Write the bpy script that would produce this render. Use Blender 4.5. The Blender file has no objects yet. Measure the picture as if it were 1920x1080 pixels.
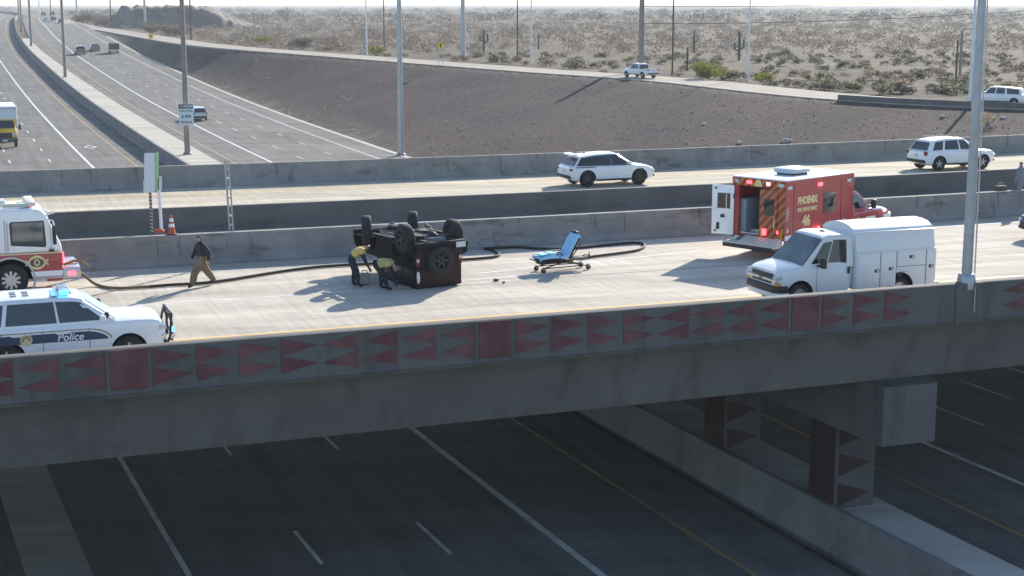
import bpy, bmesh, math, random
import numpy as np
from mathutils import Vector, Matrix, noise
R = math.radians; PI = math.pi
random.seed(7); rng = np.random.default_rng(7)
sc = bpy.context.scene
COL = sc.collection

# ------------------------------------------------------------------ camera, sky, sun
CAMH = 9.2; FOC = 2860.0; PITCH = math.atan(530 / FOC)
cd = bpy.data.cameras.new('camera'); cam = bpy.data.objects.new('camera', cd); COL.objects.link(cam)
cam.location = (0, 0, CAMH); cam.rotation_euler = (PI / 2 - PITCH, 0, 0)
cd.sensor_width = 36; cd.lens = 36 * FOC / 1920; cd.clip_start = 0.5; cd.clip_end = 30000
sc.camera = cam
SUN_AZ = R(25.7); SUN_EL = R(24.8)
W = bpy.data.worlds.new('World'); sc.world = W; W.use_nodes = True
nt = W.node_tree; nt.nodes.clear()
sky = nt.nodes.new('ShaderNodeTexSky'); sky.sky_type = 'NISHITA'; sky.sun_disc = False
sky.sun_elevation = SUN_EL; sky.sun_rotation = SUN_AZ; sky.air_density = 1.0; sky.dust_density = 0.6; sky.ozone_density = 3.0
bg = nt.nodes.new('ShaderNodeBackground'); bg.inputs[1].default_value = 0.13
wo = nt.nodes.new('ShaderNodeOutputWorld')
nt.links.new(sky.outputs[0], bg.inputs[0]); nt.links.new(bg.outputs[0], wo.inputs[0])
sl = bpy.data.lights.new('sun', 'SUN'); sl.energy = 4.8; sl.angle = R(0.5); sl.color = (1.0, 0.93, 0.82)
so = bpy.data.objects.new('sun', sl); COL.objects.link(so)
sd = Vector((math.sin(SUN_AZ) * math.cos(SUN_EL), math.cos(SUN_AZ) * math.cos(SUN_EL), math.sin(SUN_EL)))
so.rotation_euler = (-sd).to_track_quat('-Z', 'Y').to_euler(); so.location = (40, 60, 60)
sc.view_settings.view_transform = 'Standard'; sc.view_settings.look = 'None'
sc.view_settings.gamma = 1.0; sc.view_settings.exposure = 0.92

# ------------------------------------------------------------------ helpers
def at_z(u, v, z=0.0):
    """point where the sight line of photo pixel (u, v) meets height z"""
    x = (u - 960) / FOC; y = (540 - v) / FOC
    d = (x, math.cos(PITCH) + y * math.sin(PITCH), -math.sin(PITCH) + y * math.cos(PITCH))
    t = (z - CAMH) / d[2]
    return (d[0] * t, d[1] * t, z)
def at_y(u, v, Y):
    x = (u - 960) / FOC; y = (540 - v) / FOC
    d = (x, math.cos(PITCH) + y * math.sin(PITCH), -math.sin(PITCH) + y * math.cos(PITCH))
    t = Y / d[1]
    return (d[0] * t, Y, CAMH + d[2] * t)
EX, EY_ = math.cos(R(21)), math.sin(R(21))
def B(s, q, z=0.0):
    """bridge frame: s along the bridge, q across it"""
    return (EX * s - EY_ * q, EY_ * s + EX * q, z)

class MB:
    def __init__(self): self.v = []; self.f = []; self.m = []
    def add(self, vs, fs, mi=0):
        o = len(self.v); self.v += [tuple(p) for p in vs]
        for f in fs: self.f.append(tuple(i + o for i in f)); self.m.append(mi)
        return self
    def hexa(self, p, mi=0):
        return self.add(p, [(3, 2, 1, 0), (4, 5, 6, 7), (0, 1, 5, 4), (1, 2, 6, 5), (2, 3, 7, 6), (3, 0, 4, 7)], mi)
    def box(self, c, s, mi=0, rz=0, rx=0, ry=0):
        hx, hy, hz = s[0] / 2, s[1] / 2, s[2] / 2
        M = Matrix.Rotation(rz, 3, 'Z') @ Matrix.Rotation(ry, 3, 'Y') @ Matrix.Rotation(rx, 3, 'X')
        p = [Vector(c) + M @ Vector(q) for q in [(-hx, -hy, -hz), (hx, -hy, -hz), (hx, hy, -hz), (-hx, hy, -hz), (-hx, -hy, hz), (hx, -hy, hz), (hx, hy, hz), (-hx, hy, hz)]]
        return self.hexa(p, mi)
    def prism(self, poly, a, b, axis='y', mi=0):
        """polygon in the two other axes extruded from a to b"""
        def pt(p, t):
            if axis == 'y': return (p[0], t, p[1])
            if axis == 'x': return (t, p[0], p[1])
            return (p[0], p[1], t)
        n = len(poly)
        vs = [pt(p, a) for p in poly] + [pt(p, b) for p in poly]
        fs = [tuple(range(n)), tuple(range(2 * n - 1, n - 1, -1))] + [(i, (i + 1) % n + 0, (i + 1) % n + n, i + n) for i in range(n)]
        return self.add(vs, fs, mi)
    def tube(self, p0, p1, r0, r1=None, n=10, mi=0, cap=True):
        r1 = r0 if r1 is None else r1
        p0 = Vector(p0); p1 = Vector(p1); d = (p1 - p0).normalized()
        a = d.orthogonal().normalized(); b = d.cross(a)
        vs = []
        for p, r in ((p0, r0), (p1, r1)):
            for k in range(n):
                t = 2 * PI * k / n; vs.append(p + a * (r * math.cos(t)) + b * (r * math.sin(t)))
        fs = [(k, (k + 1) % n, (k + 1) % n + n, k + n) for k in range(n)]
        if cap: fs += [tuple(range(n - 1, -1, -1)), tuple(range(n, 2 * n))]
        return self.add(vs, fs, mi)
    def path(self, pts, r, n=8, mi=0):
        pts = [Vector(p) for p in pts]; vs = []; N = len(pts)
        rr = r if isinstance(r, (list, tuple)) else [r] * N
        up = Vector((0, 0, 1))
        for i, p in enumerate(pts):
            d = (pts[min(i + 1, N - 1)] - pts[max(i - 1, 0)]).normalized()
            a = d.cross(up)
            a = d.orthogonal().normalized() if a.length < 1e-3 else a.normalized()
            b = a.cross(d)
            for k in range(n):
                t = 2 * PI * k / n; vs.append(p + a * (rr[i] * math.cos(t)) + b * (rr[i] * math.sin(t)))
        fs = []
        for i in range(N - 1):
            for k in range(n): fs.append((i * n + k, i * n + (k + 1) % n, (i + 1) * n + (k + 1) % n, (i + 1) * n + k))
        fs += [tuple(range(n - 1, -1, -1)), tuple(range((N - 1) * n, N * n))]
        return self.add(vs, fs, mi)
    def lathe(self, prof, c=(0, 0, 0), axis='z', n=24, mi=0):
        vs = []
        for (r, h) in prof:
            for k in range(n):
                t = 2 * PI * k / n; x, y = r * math.cos(t), r * math.sin(t)
                p = (x, y, h) if axis == 'z' else ((x, h, y) if axis == 'y' else (h, x, y))
                vs.append((p[0] + c[0], p[1] + c[1], p[2] + c[2]))
        fs = []
        for i in range(len(prof) - 1):
            for k in range(n): fs.append((i * n + k, i * n + (k + 1) % n, (i + 1) * n + (k + 1) % n, (i + 1) * n + k))
        closed = tuple(prof[0]) == tuple(prof[-1])
        if prof[0][0] > 1e-4 and not closed: fs.append(tuple(range(n)))
        if prof[-1][0] > 1e-4 and not closed: fs.append(tuple(range((len(prof) - 1) * n, len(prof) * n)))
        return self.add(vs, fs, mi)
    def loft(self, rings, mi=0, cap=True):
        n = len(rings[0]); o = []
        for r in rings: o += list(r)
        fs = []
        for i in range(len(rings) - 1):
            for k in range(n): fs.append((i * n + k, i * n + (k + 1) % n, (i + 1) * n + (k + 1) % n, (i + 1) * n + k))
        if cap: fs += [tuple(range(n - 1, -1, -1)), tuple(range((len(rings) - 1) * n, len(rings) * n))]
        return self.add(o, fs, mi)
    def build(self, name, mats, parent=None, smooth=None, bevel=0, seg=2, loc=None):
        me = bpy.data.meshes.new(name); me.from_pydata(self.v, [], self.f)
        if not isinstance(mats, (list, tuple)): mats = [mats]
        for m in mats: me.materials.append(m)
        me.polygons.foreach_set('material_index', self.m)
        bm = bmesh.new(); bm.from_mesh(me)
        bmesh.ops.remove_doubles(bm, verts=bm.verts, dist=1e-5)
        bmesh.ops.recalc_face_normals(bm, faces=bm.faces)
        if bevel:
            es = [e for e in bm.edges if len(e.link_faces) == 2 and e.calc_face_angle(0) > R(25)]
            bmesh.ops.bevel(bm, geom=es, offset=bevel, segments=seg, profile=0.5, affect='EDGES', clamp_overlap=True)
        bm.to_mesh(me); bm.free()
        if smooth is None and bevel: smooth = 35
        if smooth:
            me.polygons.foreach_set('use_smooth', [True] * len(me.polygons)); me.set_sharp_from_angle(angle=R(smooth))
        o = bpy.data.objects.new(name, me); COL.objects.link(o)
        if parent: o.parent = parent
        if loc: o.location = loc
        return o

def tag(o, label=None, cat=None, group=None, kind=None):
    if label: o['label'] = label
    if cat: o['category'] = cat
    if group: o['group'] = group
    if kind: o['kind'] = kind
    return o
def thing(name, label, cat, loc=(0, 0, 0), rz=0, group=None, rot=None):
    o = bpy.data.objects.new(name, None); COL.objects.link(o); o.empty_display_size = 0.3
    o.location = loc; o.rotation_euler = rot if rot else (0, 0, rz)
    return tag(o, label, cat, group)
def copy_tree(o, parent=None):
    c = o.copy(); COL.objects.link(c)
    if parent: c.parent = parent
    for ch in list(o.children): copy_tree(ch, c)
    return c
def mesh_of(o):
    bpy.context.view_layer.update(); dg = bpy.context.evaluated_depsgraph_get()
    return bpy.data.meshes.new_from_object(o.evaluated_get(dg))
def text(body, size, mat, parent, loc, rot, name='lettering', shear=0, off=0.0, ext=0.004, sx=1.0, align='CENTER'):
    cu = bpy.data.curves.new(name, 'FONT'); cu.body = body; cu.size = size; cu.extrude = ext; cu.shear = shear; cu.offset = off
    cu.align_x = align; cu.align_y = 'CENTER'; cu.resolution_u = 3
    t = bpy.data.objects.new('tmp', cu); COL.objects.link(t)
    me = mesh_of(t); bpy.data.objects.remove(t)
    me.materials.clear(); me.materials.append(mat)
    o = bpy.data.objects.new(name, me); COL.objects.link(o)
    o.parent = parent; o.location = loc; o.rotation_euler = rot; o.scale = (sx, 1, 1)
    return o

# ------------------------------------------------------------------ materials
def mat(name, col, rough=0.6, metal=0.0, var=0.0, scale=4.0, bump=0.0, bscale=30.0, spec=0.5, coat=0.0, emit=0.0, stretch=None, col2=None, rz=0.0, fine=0.0, alpha=1.0):
    m = bpy.data.materials.new(name); m.use_nodes = True; n = m.node_tree; L = n.links
    p = n.nodes['Principled BSDF']
    p.inputs['Base Color'].default_value = (*col, 1); p.inputs['Roughness'].default_value = rough; p.inputs['Metallic'].default_value = metal
    p.inputs['Specular IOR Level'].default_value = spec; p.inputs['Coat Weight'].default_value = coat; p.inputs['Coat Roughness'].default_value = 0.05
    if emit: p.inputs['Emission Color'].default_value = (*col, 1); p.inputs['Emission Strength'].default_value = emit
    if alpha < 1: p.inputs['Alpha'].default_value = alpha
    if var or bump or fine:
        tc = n.nodes.new('ShaderNodeTexCoord'); mp = n.nodes.new('ShaderNodeMapping'); L.new(tc.outputs['Object'], mp.inputs['Vector'])
        if stretch: mp.inputs['Scale'].default_value = stretch
        mp.inputs['Rotation'].default_value = (0, 0, rz)
    if var or fine:
        nz = n.nodes.new('ShaderNodeTexNoise'); nz.inputs['Scale'].default_value = scale; nz.inputs['Detail'].default_value = 7; nz.inputs['Roughness'].default_value = 0.62
        L.new(mp.outputs[0], nz.inputs['Vector'])
        cr = n.nodes.new('ShaderNodeValToRGB'); cr.color_ramp.elements[0].position = 0.32; cr.color_ramp.elements[1].position = 0.68
        a = [max(0, c * (1 - var)) for c in col]; b = list(col2) if col2 else [min(1, c * (1 + var)) for c in col]
        cr.color_ramp.elements[0].color = (*a, 1); cr.color_ramp.elements[1].color = (*b, 1)
        L.new(nz.outputs[0], cr.inputs[0]); out = cr.outputs[0]
        if fine:
            n2 = n.nodes.new('ShaderNodeTexNoise'); n2.inputs['Scale'].default_value = bscale; n2.inputs['Detail'].default_value = 4
            L.new(tc.outputs['Object'], n2.inputs['Vector'])
            mr = n.nodes.new('ShaderNodeMapRange'); mr.inputs[1].default_value = 0.3; mr.inputs[2].default_value = 0.7; mr.inputs[3].default_value = 1 - fine; mr.inputs[4].default_value = 1 + fine
            L.new(n2.outputs[0], mr.inputs[0])
            mx = n.nodes.new('ShaderNodeMix'); mx.data_type = 'RGBA'; mx.blend_type = 'MULTIPLY'; mx.inputs[0].default_value = 1
            L.new(out, mx.inputs[6]); L.new(mr.outputs[0], mx.inputs[7]); out = mx.outputs[2]
        L.new(out, p.inputs['Base Color'])
    if bump:
        nb = n.nodes.new('ShaderNodeTexNoise'); nb.inputs['Scale'].default_value = bscale; nb.inputs['Detail'].default_value = 6
        L.new(tc.outputs['Object'], nb.inputs['Vector'])
        bp = n.nodes.new('ShaderNodeBump'); bp.inputs['Strength'].default_value = min(1, bump); bp.inputs['Distance'].default_value = 0.03
        L.new(nb.outputs[0], bp.inputs['Height']); L.new(bp.outputs[0], p.inputs['Normal'])
    return m
def deck_mat(name, col, rz=None, amp=.0):
    """broom-finished concrete: streaks along traffic, cross joints, fine grain"""
    rz = R(-21) if rz is None else rz
    m = mat(name, col, 0.95, spec=0.12, var=0.20, scale=0.35, bump=0.25, bscale=60, stretch=(0.30, 1.6, 1), rz=rz, fine=0.10)
    n = m.node_tree; L = n.links; p = n.nodes['Principled BSDF']
    src = p.inputs['Base Color'].links[0].from_socket
    tc = n.nodes.new('ShaderNodeTexCoord'); mp = n.nodes.new('ShaderNodeMapping'); mp.inputs['Rotation'].default_value = (0, 0, rz); L.new(tc.outputs['Object'], mp.inputs[0])
    w = n.nodes.new('ShaderNodeTexNoise'); w.inputs['Scale'].default_value = 1.0; w.inputs['Detail'].default_value = 3
    mp2 = n.nodes.new('ShaderNodeMapping'); mp2.inputs['Scale'].default_value = (6.0, 0.25, 1); L.new(mp.outputs[0], mp2.inputs[0]); L.new(mp2.outputs[0], w.inputs['Vector'])
    mr = n.nodes.new('ShaderNodeMapRange'); mr.inputs[1].default_value = 0.35; mr.inputs[2].default_value = 0.65; mr.inputs[3].default_value = 0.90; mr.inputs[4].default_value = 1.06
    L.new(w.outputs[0], mr.inputs[0])
    st = n.nodes.new('ShaderNodeTexNoise'); st.inputs['Scale'].default_value = 0.9; st.inputs['Detail'].default_value = 5
    mp3 = n.nodes.new('ShaderNodeMapping'); mp3.inputs['Scale'].default_value = (0.06, 1.3, 1); L.new(mp.outputs[0], mp3.inputs[0]); L.new(mp3.outputs[0], st.inputs['Vector'])
    mr2 = n.nodes.new('ShaderNodeMapRange'); mr2.inputs[1].default_value = 0.38; mr2.inputs[2].default_value = 0.62; mr2.inputs[3].default_value = 0.84; mr2.inputs[4].default_value = 1.05
    L.new(st.outputs[0], mr2.inputs[0])
    mm = n.nodes.new('ShaderNodeMath'); mm.operation = 'MULTIPLY'; L.new(mr.outputs[0], mm.inputs[0]); L.new(mr2.outputs[0], mm.inputs[1])
    mx = n.nodes.new('ShaderNodeMix'); mx.data_type = 'RGBA'; mx.blend_type = 'MULTIPLY'; mx.inputs[0].default_value = 1
    L.new(src, mx.inputs[6]); L.new(mm.outputs[0], mx.inputs[7]); L.new(mx.outputs[2], p.inputs['Base Color'])
    return m
def stripe_mat(name, c1, c2, k, ay, az, rough=0.4):
    """diagonal stripes in object space (y, z)"""
    m = mat(name, c1, rough); n = m.node_tree; L = n.links; p = n.nodes['Principled BSDF']
    tc = n.nodes.new('ShaderNodeTexCoord'); sx = n.nodes.new('ShaderNodeSeparateXYZ'); L.new(tc.outputs['Object'], sx.inputs[0])
    a = n.nodes.new('ShaderNodeMath'); a.operation = 'MULTIPLY'; a.inputs[1].default_value = ay * k; L.new(sx.outputs[1], a.inputs[0])
    b = n.nodes.new('ShaderNodeMath'); b.operation = 'MULTIPLY_ADD'; b.inputs[1].default_value = az * k; L.new(sx.outputs[2], b.inputs[0]); L.new(a.outputs[0], b.inputs[2])
    c = n.nodes.new('ShaderNodeMath'); c.operation = 'FLOORED_MODULO'; c.inputs[1].default_value = 1; L.new(b.outputs[0], c.inputs[0])
    d = n.nodes.new('ShaderNodeMath'); d.operation = 'GREATER_THAN'; d.inputs[1].default_value = 0.5; L.new(c.outputs[0], d.inputs[0])
    mx = n.nodes.new('ShaderNodeMix'); mx.data_type = 'RGBA'; mx.inputs[6].default_value = (*c1, 1); mx.inputs[7].default_value = (*c2, 1)
    L.new(d.outputs[0], mx.inputs[0]); L.new(mx.outputs[2], p.inputs['Base Color'])
    return m

def stain(m, lo, hi, dark, scale, stretch, rz=0.0):
    """darker stains and scuffs with a shape of their own, multiplied into the base colour"""
    n = m.node_tree; L = n.links; p = n.nodes['Principled BSDF']; src = p.inputs['Base Color'].links[0].from_socket
    tc = n.nodes.new('ShaderNodeTexCoord'); mp = n.nodes.new('ShaderNodeMapping'); mp.inputs['Rotation'].default_value = (0, 0, rz); L.new(tc.outputs['Object'], mp.inputs[0])
    m2 = n.nodes.new('ShaderNodeMapping'); m2.inputs['Scale'].default_value = stretch; L.new(mp.outputs[0], m2.inputs[0])
    z = n.nodes.new('ShaderNodeTexNoise'); z.inputs['Scale'].default_value = scale; z.inputs['Detail'].default_value = 6; z.inputs['Roughness'].default_value = .6; L.new(m2.outputs[0], z.inputs['Vector'])
    mr = n.nodes.new('ShaderNodeMapRange'); mr.inputs[1].default_value = lo; mr.inputs[2].default_value = hi; mr.inputs[3].default_value = 1; mr.inputs[4].default_value = dark; L.new(z.outputs[0], mr.inputs[0])
    mx = n.nodes.new('ShaderNodeMix'); mx.data_type = 'RGBA'; mx.blend_type = 'MULTIPLY'; mx.inputs[0].default_value = 1; L.new(src, mx.inputs[6]); L.new(mr.outputs[0], mx.inputs[7]); L.new(mx.outputs[2], p.inputs['Base Color'])
    return m
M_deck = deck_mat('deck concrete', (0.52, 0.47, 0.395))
M_deck2 = deck_mat('far deck concrete', (0.50, 0.445, 0.35))
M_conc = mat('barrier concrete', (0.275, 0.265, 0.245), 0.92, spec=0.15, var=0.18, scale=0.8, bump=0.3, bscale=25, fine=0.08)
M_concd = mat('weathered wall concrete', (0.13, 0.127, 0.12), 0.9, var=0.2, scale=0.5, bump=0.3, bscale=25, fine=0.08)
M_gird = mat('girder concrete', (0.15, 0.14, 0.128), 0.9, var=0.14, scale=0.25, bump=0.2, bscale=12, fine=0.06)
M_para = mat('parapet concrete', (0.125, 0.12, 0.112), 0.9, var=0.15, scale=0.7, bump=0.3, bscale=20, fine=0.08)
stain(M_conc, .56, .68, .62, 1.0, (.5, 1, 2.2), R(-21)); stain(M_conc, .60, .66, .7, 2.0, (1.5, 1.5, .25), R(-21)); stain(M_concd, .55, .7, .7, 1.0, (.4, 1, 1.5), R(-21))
stain(M_gird, .50, .72, .66, 1.0, (1.2, 1.2, .10), R(-21)); stain(M_gird, .52, .70, .78, .25, (.5, 1, 2.5), R(-21)); stain(M_para, .50, .70, .70, 1.4, (1.2, 1.2, .14), R(-21))
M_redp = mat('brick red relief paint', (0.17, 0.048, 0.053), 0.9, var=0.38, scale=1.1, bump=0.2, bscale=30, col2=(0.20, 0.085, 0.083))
M_redd = mat('shade darkened red pier paint', (0.05, 0.022, 0.024), 0.9, var=0.4, scale=1.1, bump=0.2, bscale=30)  # darker copy of the relief red; the pier's shade is in the colour
M_pierc = mat('shaded pier concrete', (0.085, 0.083, 0.078), 0.9, var=0.2, scale=0.7, bump=0.3, bscale=20, fine=0.08)  # parapet concrete darkened, shade under the deck put into the colour
M_asph = deck_mat('rubberised asphalt', (0.178, 0.172, 0.158), R(-110.5), .10); stain(M_asph, .57, .66, .78, .7, (.12, 1, 1), R(-110.5)); stain(M_asph, .60, .63, .85, .35, (.3, .6, 1), R(-110.5))
M_ramp = mat('ramp concrete', (0.34, 0.30, 0.25), 0.95, spec=0.12, var=0.12, scale=0.3, fine=0.06)
M_white = mat('white road paint', (0.62, 0.61, 0.58), 0.8, var=0.28, scale=1.6, fine=0.12)
M_yell = mat('yellow road paint', (0.75, 0.44, 0.10), 0.7, var=0.12, scale=3)
M_yellf = mat('dull yellow road paint', (0.42, 0.27, 0.10), 0.8, var=0.25, scale=1.5)
M_joint = mat('sealed joint', (0.14, 0.13, 0.12), 0.8)
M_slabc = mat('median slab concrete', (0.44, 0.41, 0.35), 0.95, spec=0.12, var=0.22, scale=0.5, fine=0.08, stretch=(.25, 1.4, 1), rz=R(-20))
M_galv = mat('galvanised steel', (0.42, 0.43, 0.44), 0.45, 0.55, var=0.1, scale=3)
M_rust = mat('weathered steel pole', (0.28, 0.24, 0.21), 0.6, 0.3, var=0.15, scale=2)
M_wood = mat('dark timber pole', (0.07, 0.055, 0.045), 0.85, var=0.25, scale=4)
M_wp = mat('white vehicle paint', (0.78, 0.79, 0.80), 0.28, coat=0.6, var=0.015, scale=2)
M_van = mat('white van paint', (0.70, 0.71, 0.71), 0.32, coat=0.4, var=0.02, scale=2)
M_red = mat('fire red paint', (0.35, 0.025, 0.032), 0.3, coat=0.6, var=0.04, scale=2)
M_mar = mat('dark maroon paint', (0.030, 0.006, 0.007), 0.45, coat=0.1, spec=0.3, var=0.1, scale=3)
M_pur = mat('dark plum paint', (0.045, 0.02, 0.05), 0.3, coat=0.6)
M_gry = mat('grey car paint', (0.10, 0.105, 0.11), 0.3, coat=0.6)
M_drk = mat('dark blue car paint', (0.03, 0.035, 0.05), 0.3, coat=0.6)
M_grn = mat('dark green truck cover', (0.035, 0.045, 0.04), 0.6)
M_sil = mat('silver car paint', (0.45, 0.47, 0.50), 0.3, 0.3, coat=0.6)
M_glass = mat('tinted glass', (0.018, 0.022, 0.024), 0.04, spec=0.8)
M_glassb = mat('windscreen glass', (0.05, 0.065, 0.07), 0.06, spec=0.9)
M_glassr = mat('windscreen with painted sky reflection', (0.33, 0.50, 0.56), 0.25, 0.0)  # matt pale blue: the sky's reflection is painted into the glass colour
M_blk = mat('black trim', (0.018, 0.018, 0.019), 0.5)
M_rub = mat('tyre rubber', (0.022, 0.022, 0.023), 0.85, bump=0.2, bscale=60)
M_well = mat('wheel well lining', (0.008, 0.008, 0.008), 0.95)
M_rim = mat('alloy rim', (0.50, 0.51, 0.53), 0.3, 0.7)
M_rimd = mat('dark alloy rim', (0.05, 0.05, 0.055), 0.4, 0.5)
M_chr = mat('chrome trim', (0.65, 0.66, 0.68), 0.15, 0.95)
M_lens = mat('clear lamp lens', (0.55, 0.57, 0.60), 0.1, 0.2)
M_tail = mat('dark red lamp lens', (0.14, 0.010, 0.012), 0.2)
M_amb = mat('amber lamp lens', (0.70, 0.28, 0.03), 0.25)
M_elr = mat('lit red warning lamp', (1.0, 0.06, 0.08), 0.3, emit=3.0)
M_elw = mat('lit pale pink warning lamp', (1.0, 0.45, 0.50), 0.3, emit=2.6)
M_elb = mat('lit blue warning lamp', (0.03, 0.22, 1.0), 0.3, emit=5.0)
M_gold = mat('gold leaf lettering', (0.72, 0.58, 0.30), 0.4)
M_wtxt = mat('white lettering', (0.8, 0.8, 0.8), 0.5)
M_btxt = mat('black lettering', (0.02, 0.02, 0.02), 0.5)
M_navy = mat('slate blue decal', (0.035, 0.055, 0.10), 0.35)
M_tan = mat('dull gold pinstripe', (0.30, 0.20, 0.11), 0.5)
M_alum = mat('aluminium tread plate', (0.52, 0.53, 0.54), 0.4, 0.6, var=0.1, scale=8, bump=0.3, bscale=40)
M_inner = mat('vehicle interior grey', (0.10, 0.115, 0.13), 0.6)
M_under = mat('sooty underbody', (0.020, 0.019, 0.018), 0.7, var=0.4, scale=4)
M_musty = mat('bare axle steel', (0.16, 0.155, 0.15), 0.5, 0.5)
M_hose = mat('black fire hose', (0.030, 0.027, 0.020), 0.8)
M_hosey = mat('tan fire hose', (0.17, 0.12, 0.05), 0.8)
M_blue = mat('light blue sheet', (0.33, 0.60, 0.83), 0.75, var=0.12, scale=6, bump=0.5, bscale=9)
M_aqua = mat('pale aqua linen', (0.30, 0.72, 0.75), 0.75, var=0.1, scale=8, bump=0.5, bscale=9)
M_skin = mat('skin', (0.42, 0.24, 0.17), 0.6)
M_dknavy = mat('navy uniform cloth', (0.018, 0.021, 0.035), 0.85)
M_bunk = mat('tan turnout cloth', (0.17, 0.125, 0.07), 0.85, var=0.35, scale=8)
M_boot = mat('black boot leather', (0.014, 0.013, 0.012), 0.6)
M_vest = mat('yellow high visibility cloth', (0.60, 0.42, 0.11), 0.75, var=.2, scale=9)
M_vestg = mat('lime high visibility cloth', (0.40, 0.36, 0.13), 0.75, var=.2, scale=9)
M_hair = mat('dark hair', (0.02, 0.016, 0.013), 0.7)
M_gshirt = mat('grey shirt cloth', (0.20, 0.23, 0.26), 0.85)
M_glove = mat('pale grey bag cloth', (0.38, 0.36, 0.32), 0.8, var=0.1, scale=9)
M_brown = mat('brown canvas', (0.13, 0.09, 0.065), 0.85, var=0.3, scale=8)
M_orng = mat('traffic cone orange', (0.50, 0.085, 0.025), 0.5)
M_signw = mat('white sign sheeting', (0.62, 0.68, 0.70), 0.5)
M_signg = mat('green sign sheeting', (0.03, 0.16, 0.06), 0.5)
M_signy = mat('yellow sign sheeting', (0.85, 0.55, 0.02), 0.5)
M_truckw = mat('box truck white', (0.70, 0.71, 0.70), 0.45)
M_trucky = mat('truck yellow paint', (0.80, 0.45, 0.03), 0.35, coat=0.4)
M_plate = mat('licence plate white', (0.55, 0.56, 0.57), 0.5)
M_chev = stripe_mat('red and amber chevron sheeting', (0.28, 0.03, 0.025), (0.42, 0.17, 0.045), 3.0, 1.0, 1.0)
M_chevw = stripe_mat('white and grey chevron sheeting', (0.55, 0.55, 0.56), (0.10, 0.10, 0.11), 2.4, 1.0, 1.2)

# ------------------------------------------------------------------ freeway alignment (measured from its painted lines)
FD = np.array([-400, 30, 45, 60, 100, 160, 200, 240, 280, 320, 360, 400, 450, 500, 600, 800, 1200, 2000, 6000.])
FH = np.array([17.3, 17.3, 17.2, 16.9, 16.6, 16.1, 15.8, 15.3, 14.4, 13.2, 12.0, 10.6, 9.2, 8.2, 7.0, 6.0, 5.2, 5, 5])
_xs = np.arange(-400, 6000, 4.0); _ys = np.interp(_xs, FD, FH); _k = np.ones(9) / 9
_ys = np.convolve(np.pad(_ys, 4, mode='edge'), _k, mode='valid')
def zf(y): return CAMH - np.interp(y, _xs, _ys)
CS = np.array([-300, 0, 50, 100, 150, 200, 300, 400, 480, 560, 730, 900, 1050, 1265, 1500, 2000, 2600])
CC = np.array([30, 6.4, 3.45, 1.4, .2, 0, -.3, -.4, 1.5, 5, 13, 24, 27, 22, 5, -80, -250])
_s2 = np.arange(-300, 2600, 5.0); _c2 = np.interp(_s2, CS, CC); _k2 = np.ones(13) / 13
_c2 = np.convolve(np.pad(_c2, 6, mode='edge'), _k2, mode='valid')
def cc(s): return np.interp(s, _s2, _c2)
TX, TY = -0.3502, 0.9367
def fwy(s, a, dz=0.0):
    A = a + float(cc(s)); x = TY * A + TX * s; y = -TX * A + TY * s
    return (x, y, float(zf(y)) + dz)
SST = list(np.arange(-60, 120, 8.0)) + list(np.arange(120, 520, 6.0)) + list(np.arange(520, 1500, 20.0))
def ribbon(mb, a0, a1, s0, s1, dz, mi=0, skirt=0.0, st=None):
    ss = [s0] + [s for s in (st or SST) if s0 < s < s1] + [s1]
    f0 = a0 if callable(a0) else (lambda s: a0); f1 = a1 if callable(a1) else (lambda s: a1)
    vs = []
    for s in ss: vs += [fwy(s, f0(s), dz), fwy(s, f1(s), dz)]
    mb.add(vs, [(2 * i, 2 * i + 1, 2 * i + 3, 2 * i + 2) for i in range(len(ss) - 1)], mi)
    if skirt:
        for f in (f0, f1):
            vs = []
            for s in ss: vs += [fwy(s, f(s), dz), fwy(s, f(s), dz - skirt)]
            mb.add(vs, [(2 * i, 2 * i + 1, 2 * i + 3, 2 * i + 2) for i in range(len(ss) - 1)], mi)
def slabw(mb, a0, a1, s0, s1, z0, z1, mi=0):
    """solid strip of the freeway between two offsets and two heights"""
    ss = [s0] + [s for s in SST if s0 < s < s1] + [s1]
    f = lambda a: a if callable(a) else (lambda s: a)
    A0, A1, Z0, Z1 = f(a0), f(a1), f(z0), f(z1)
    mb.loft([[fwy(s, A0(s), Z0(s)), fwy(s, A1(s), Z0(s)), fwy(s, A1(s), Z1(s)), fwy(s, A0(s), Z1(s))] for s in ss], mi)

# ------------------------------------------------------------------ ramp alignment
RN = [(140, 78, -.9), (95, 108, -.7), (60, 137, -.5), (33.3, 157, -.3), (16, 192.7, 0), (0, 217.2, .1), (-29.6, 267, .3), (-70, 337.6, .6), (-107.2, 431.7, .95), (-132, 497.7, 1.15), (-153, 548, 1.5), (-176, 605, 2.2), (-205, 690, 2.8)]
def densify(P, n=14):
    out = []; P = [Vector(p) for p in P]
    for i in range(len(P) - 1):
        a = P[max(i - 1, 0)]; b = P[i]; c = P[i + 1]; d = P[min(i + 2, len(P) - 1)]
        for k in range(n):
            t = k / n
            out.append(0.5 * ((2 * b) + (c - a) * t + (2 * a - 5 * b + 4 * c - d) * t * t + (-a + 3 * b - 3 * c + d) * t ** 3))
    return out + [P[-1]]
RAMP = densify(RN)
def ramp_off(w, dz=0.0, i0=0, i1=None):
    o = []
    for i, p in enumerate(RAMP):
        d = RAMP[min(i + 1, len(RAMP) - 1)] - RAMP[max(i - 1, 0)]; nr = Vector((d.y, -d.x, 0)).normalized()
        o.append((p.x + nr.x * w, p.y + nr.y * w, p.z + dz))
    return o[i0:i1]
RAMPW = 8.0

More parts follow.
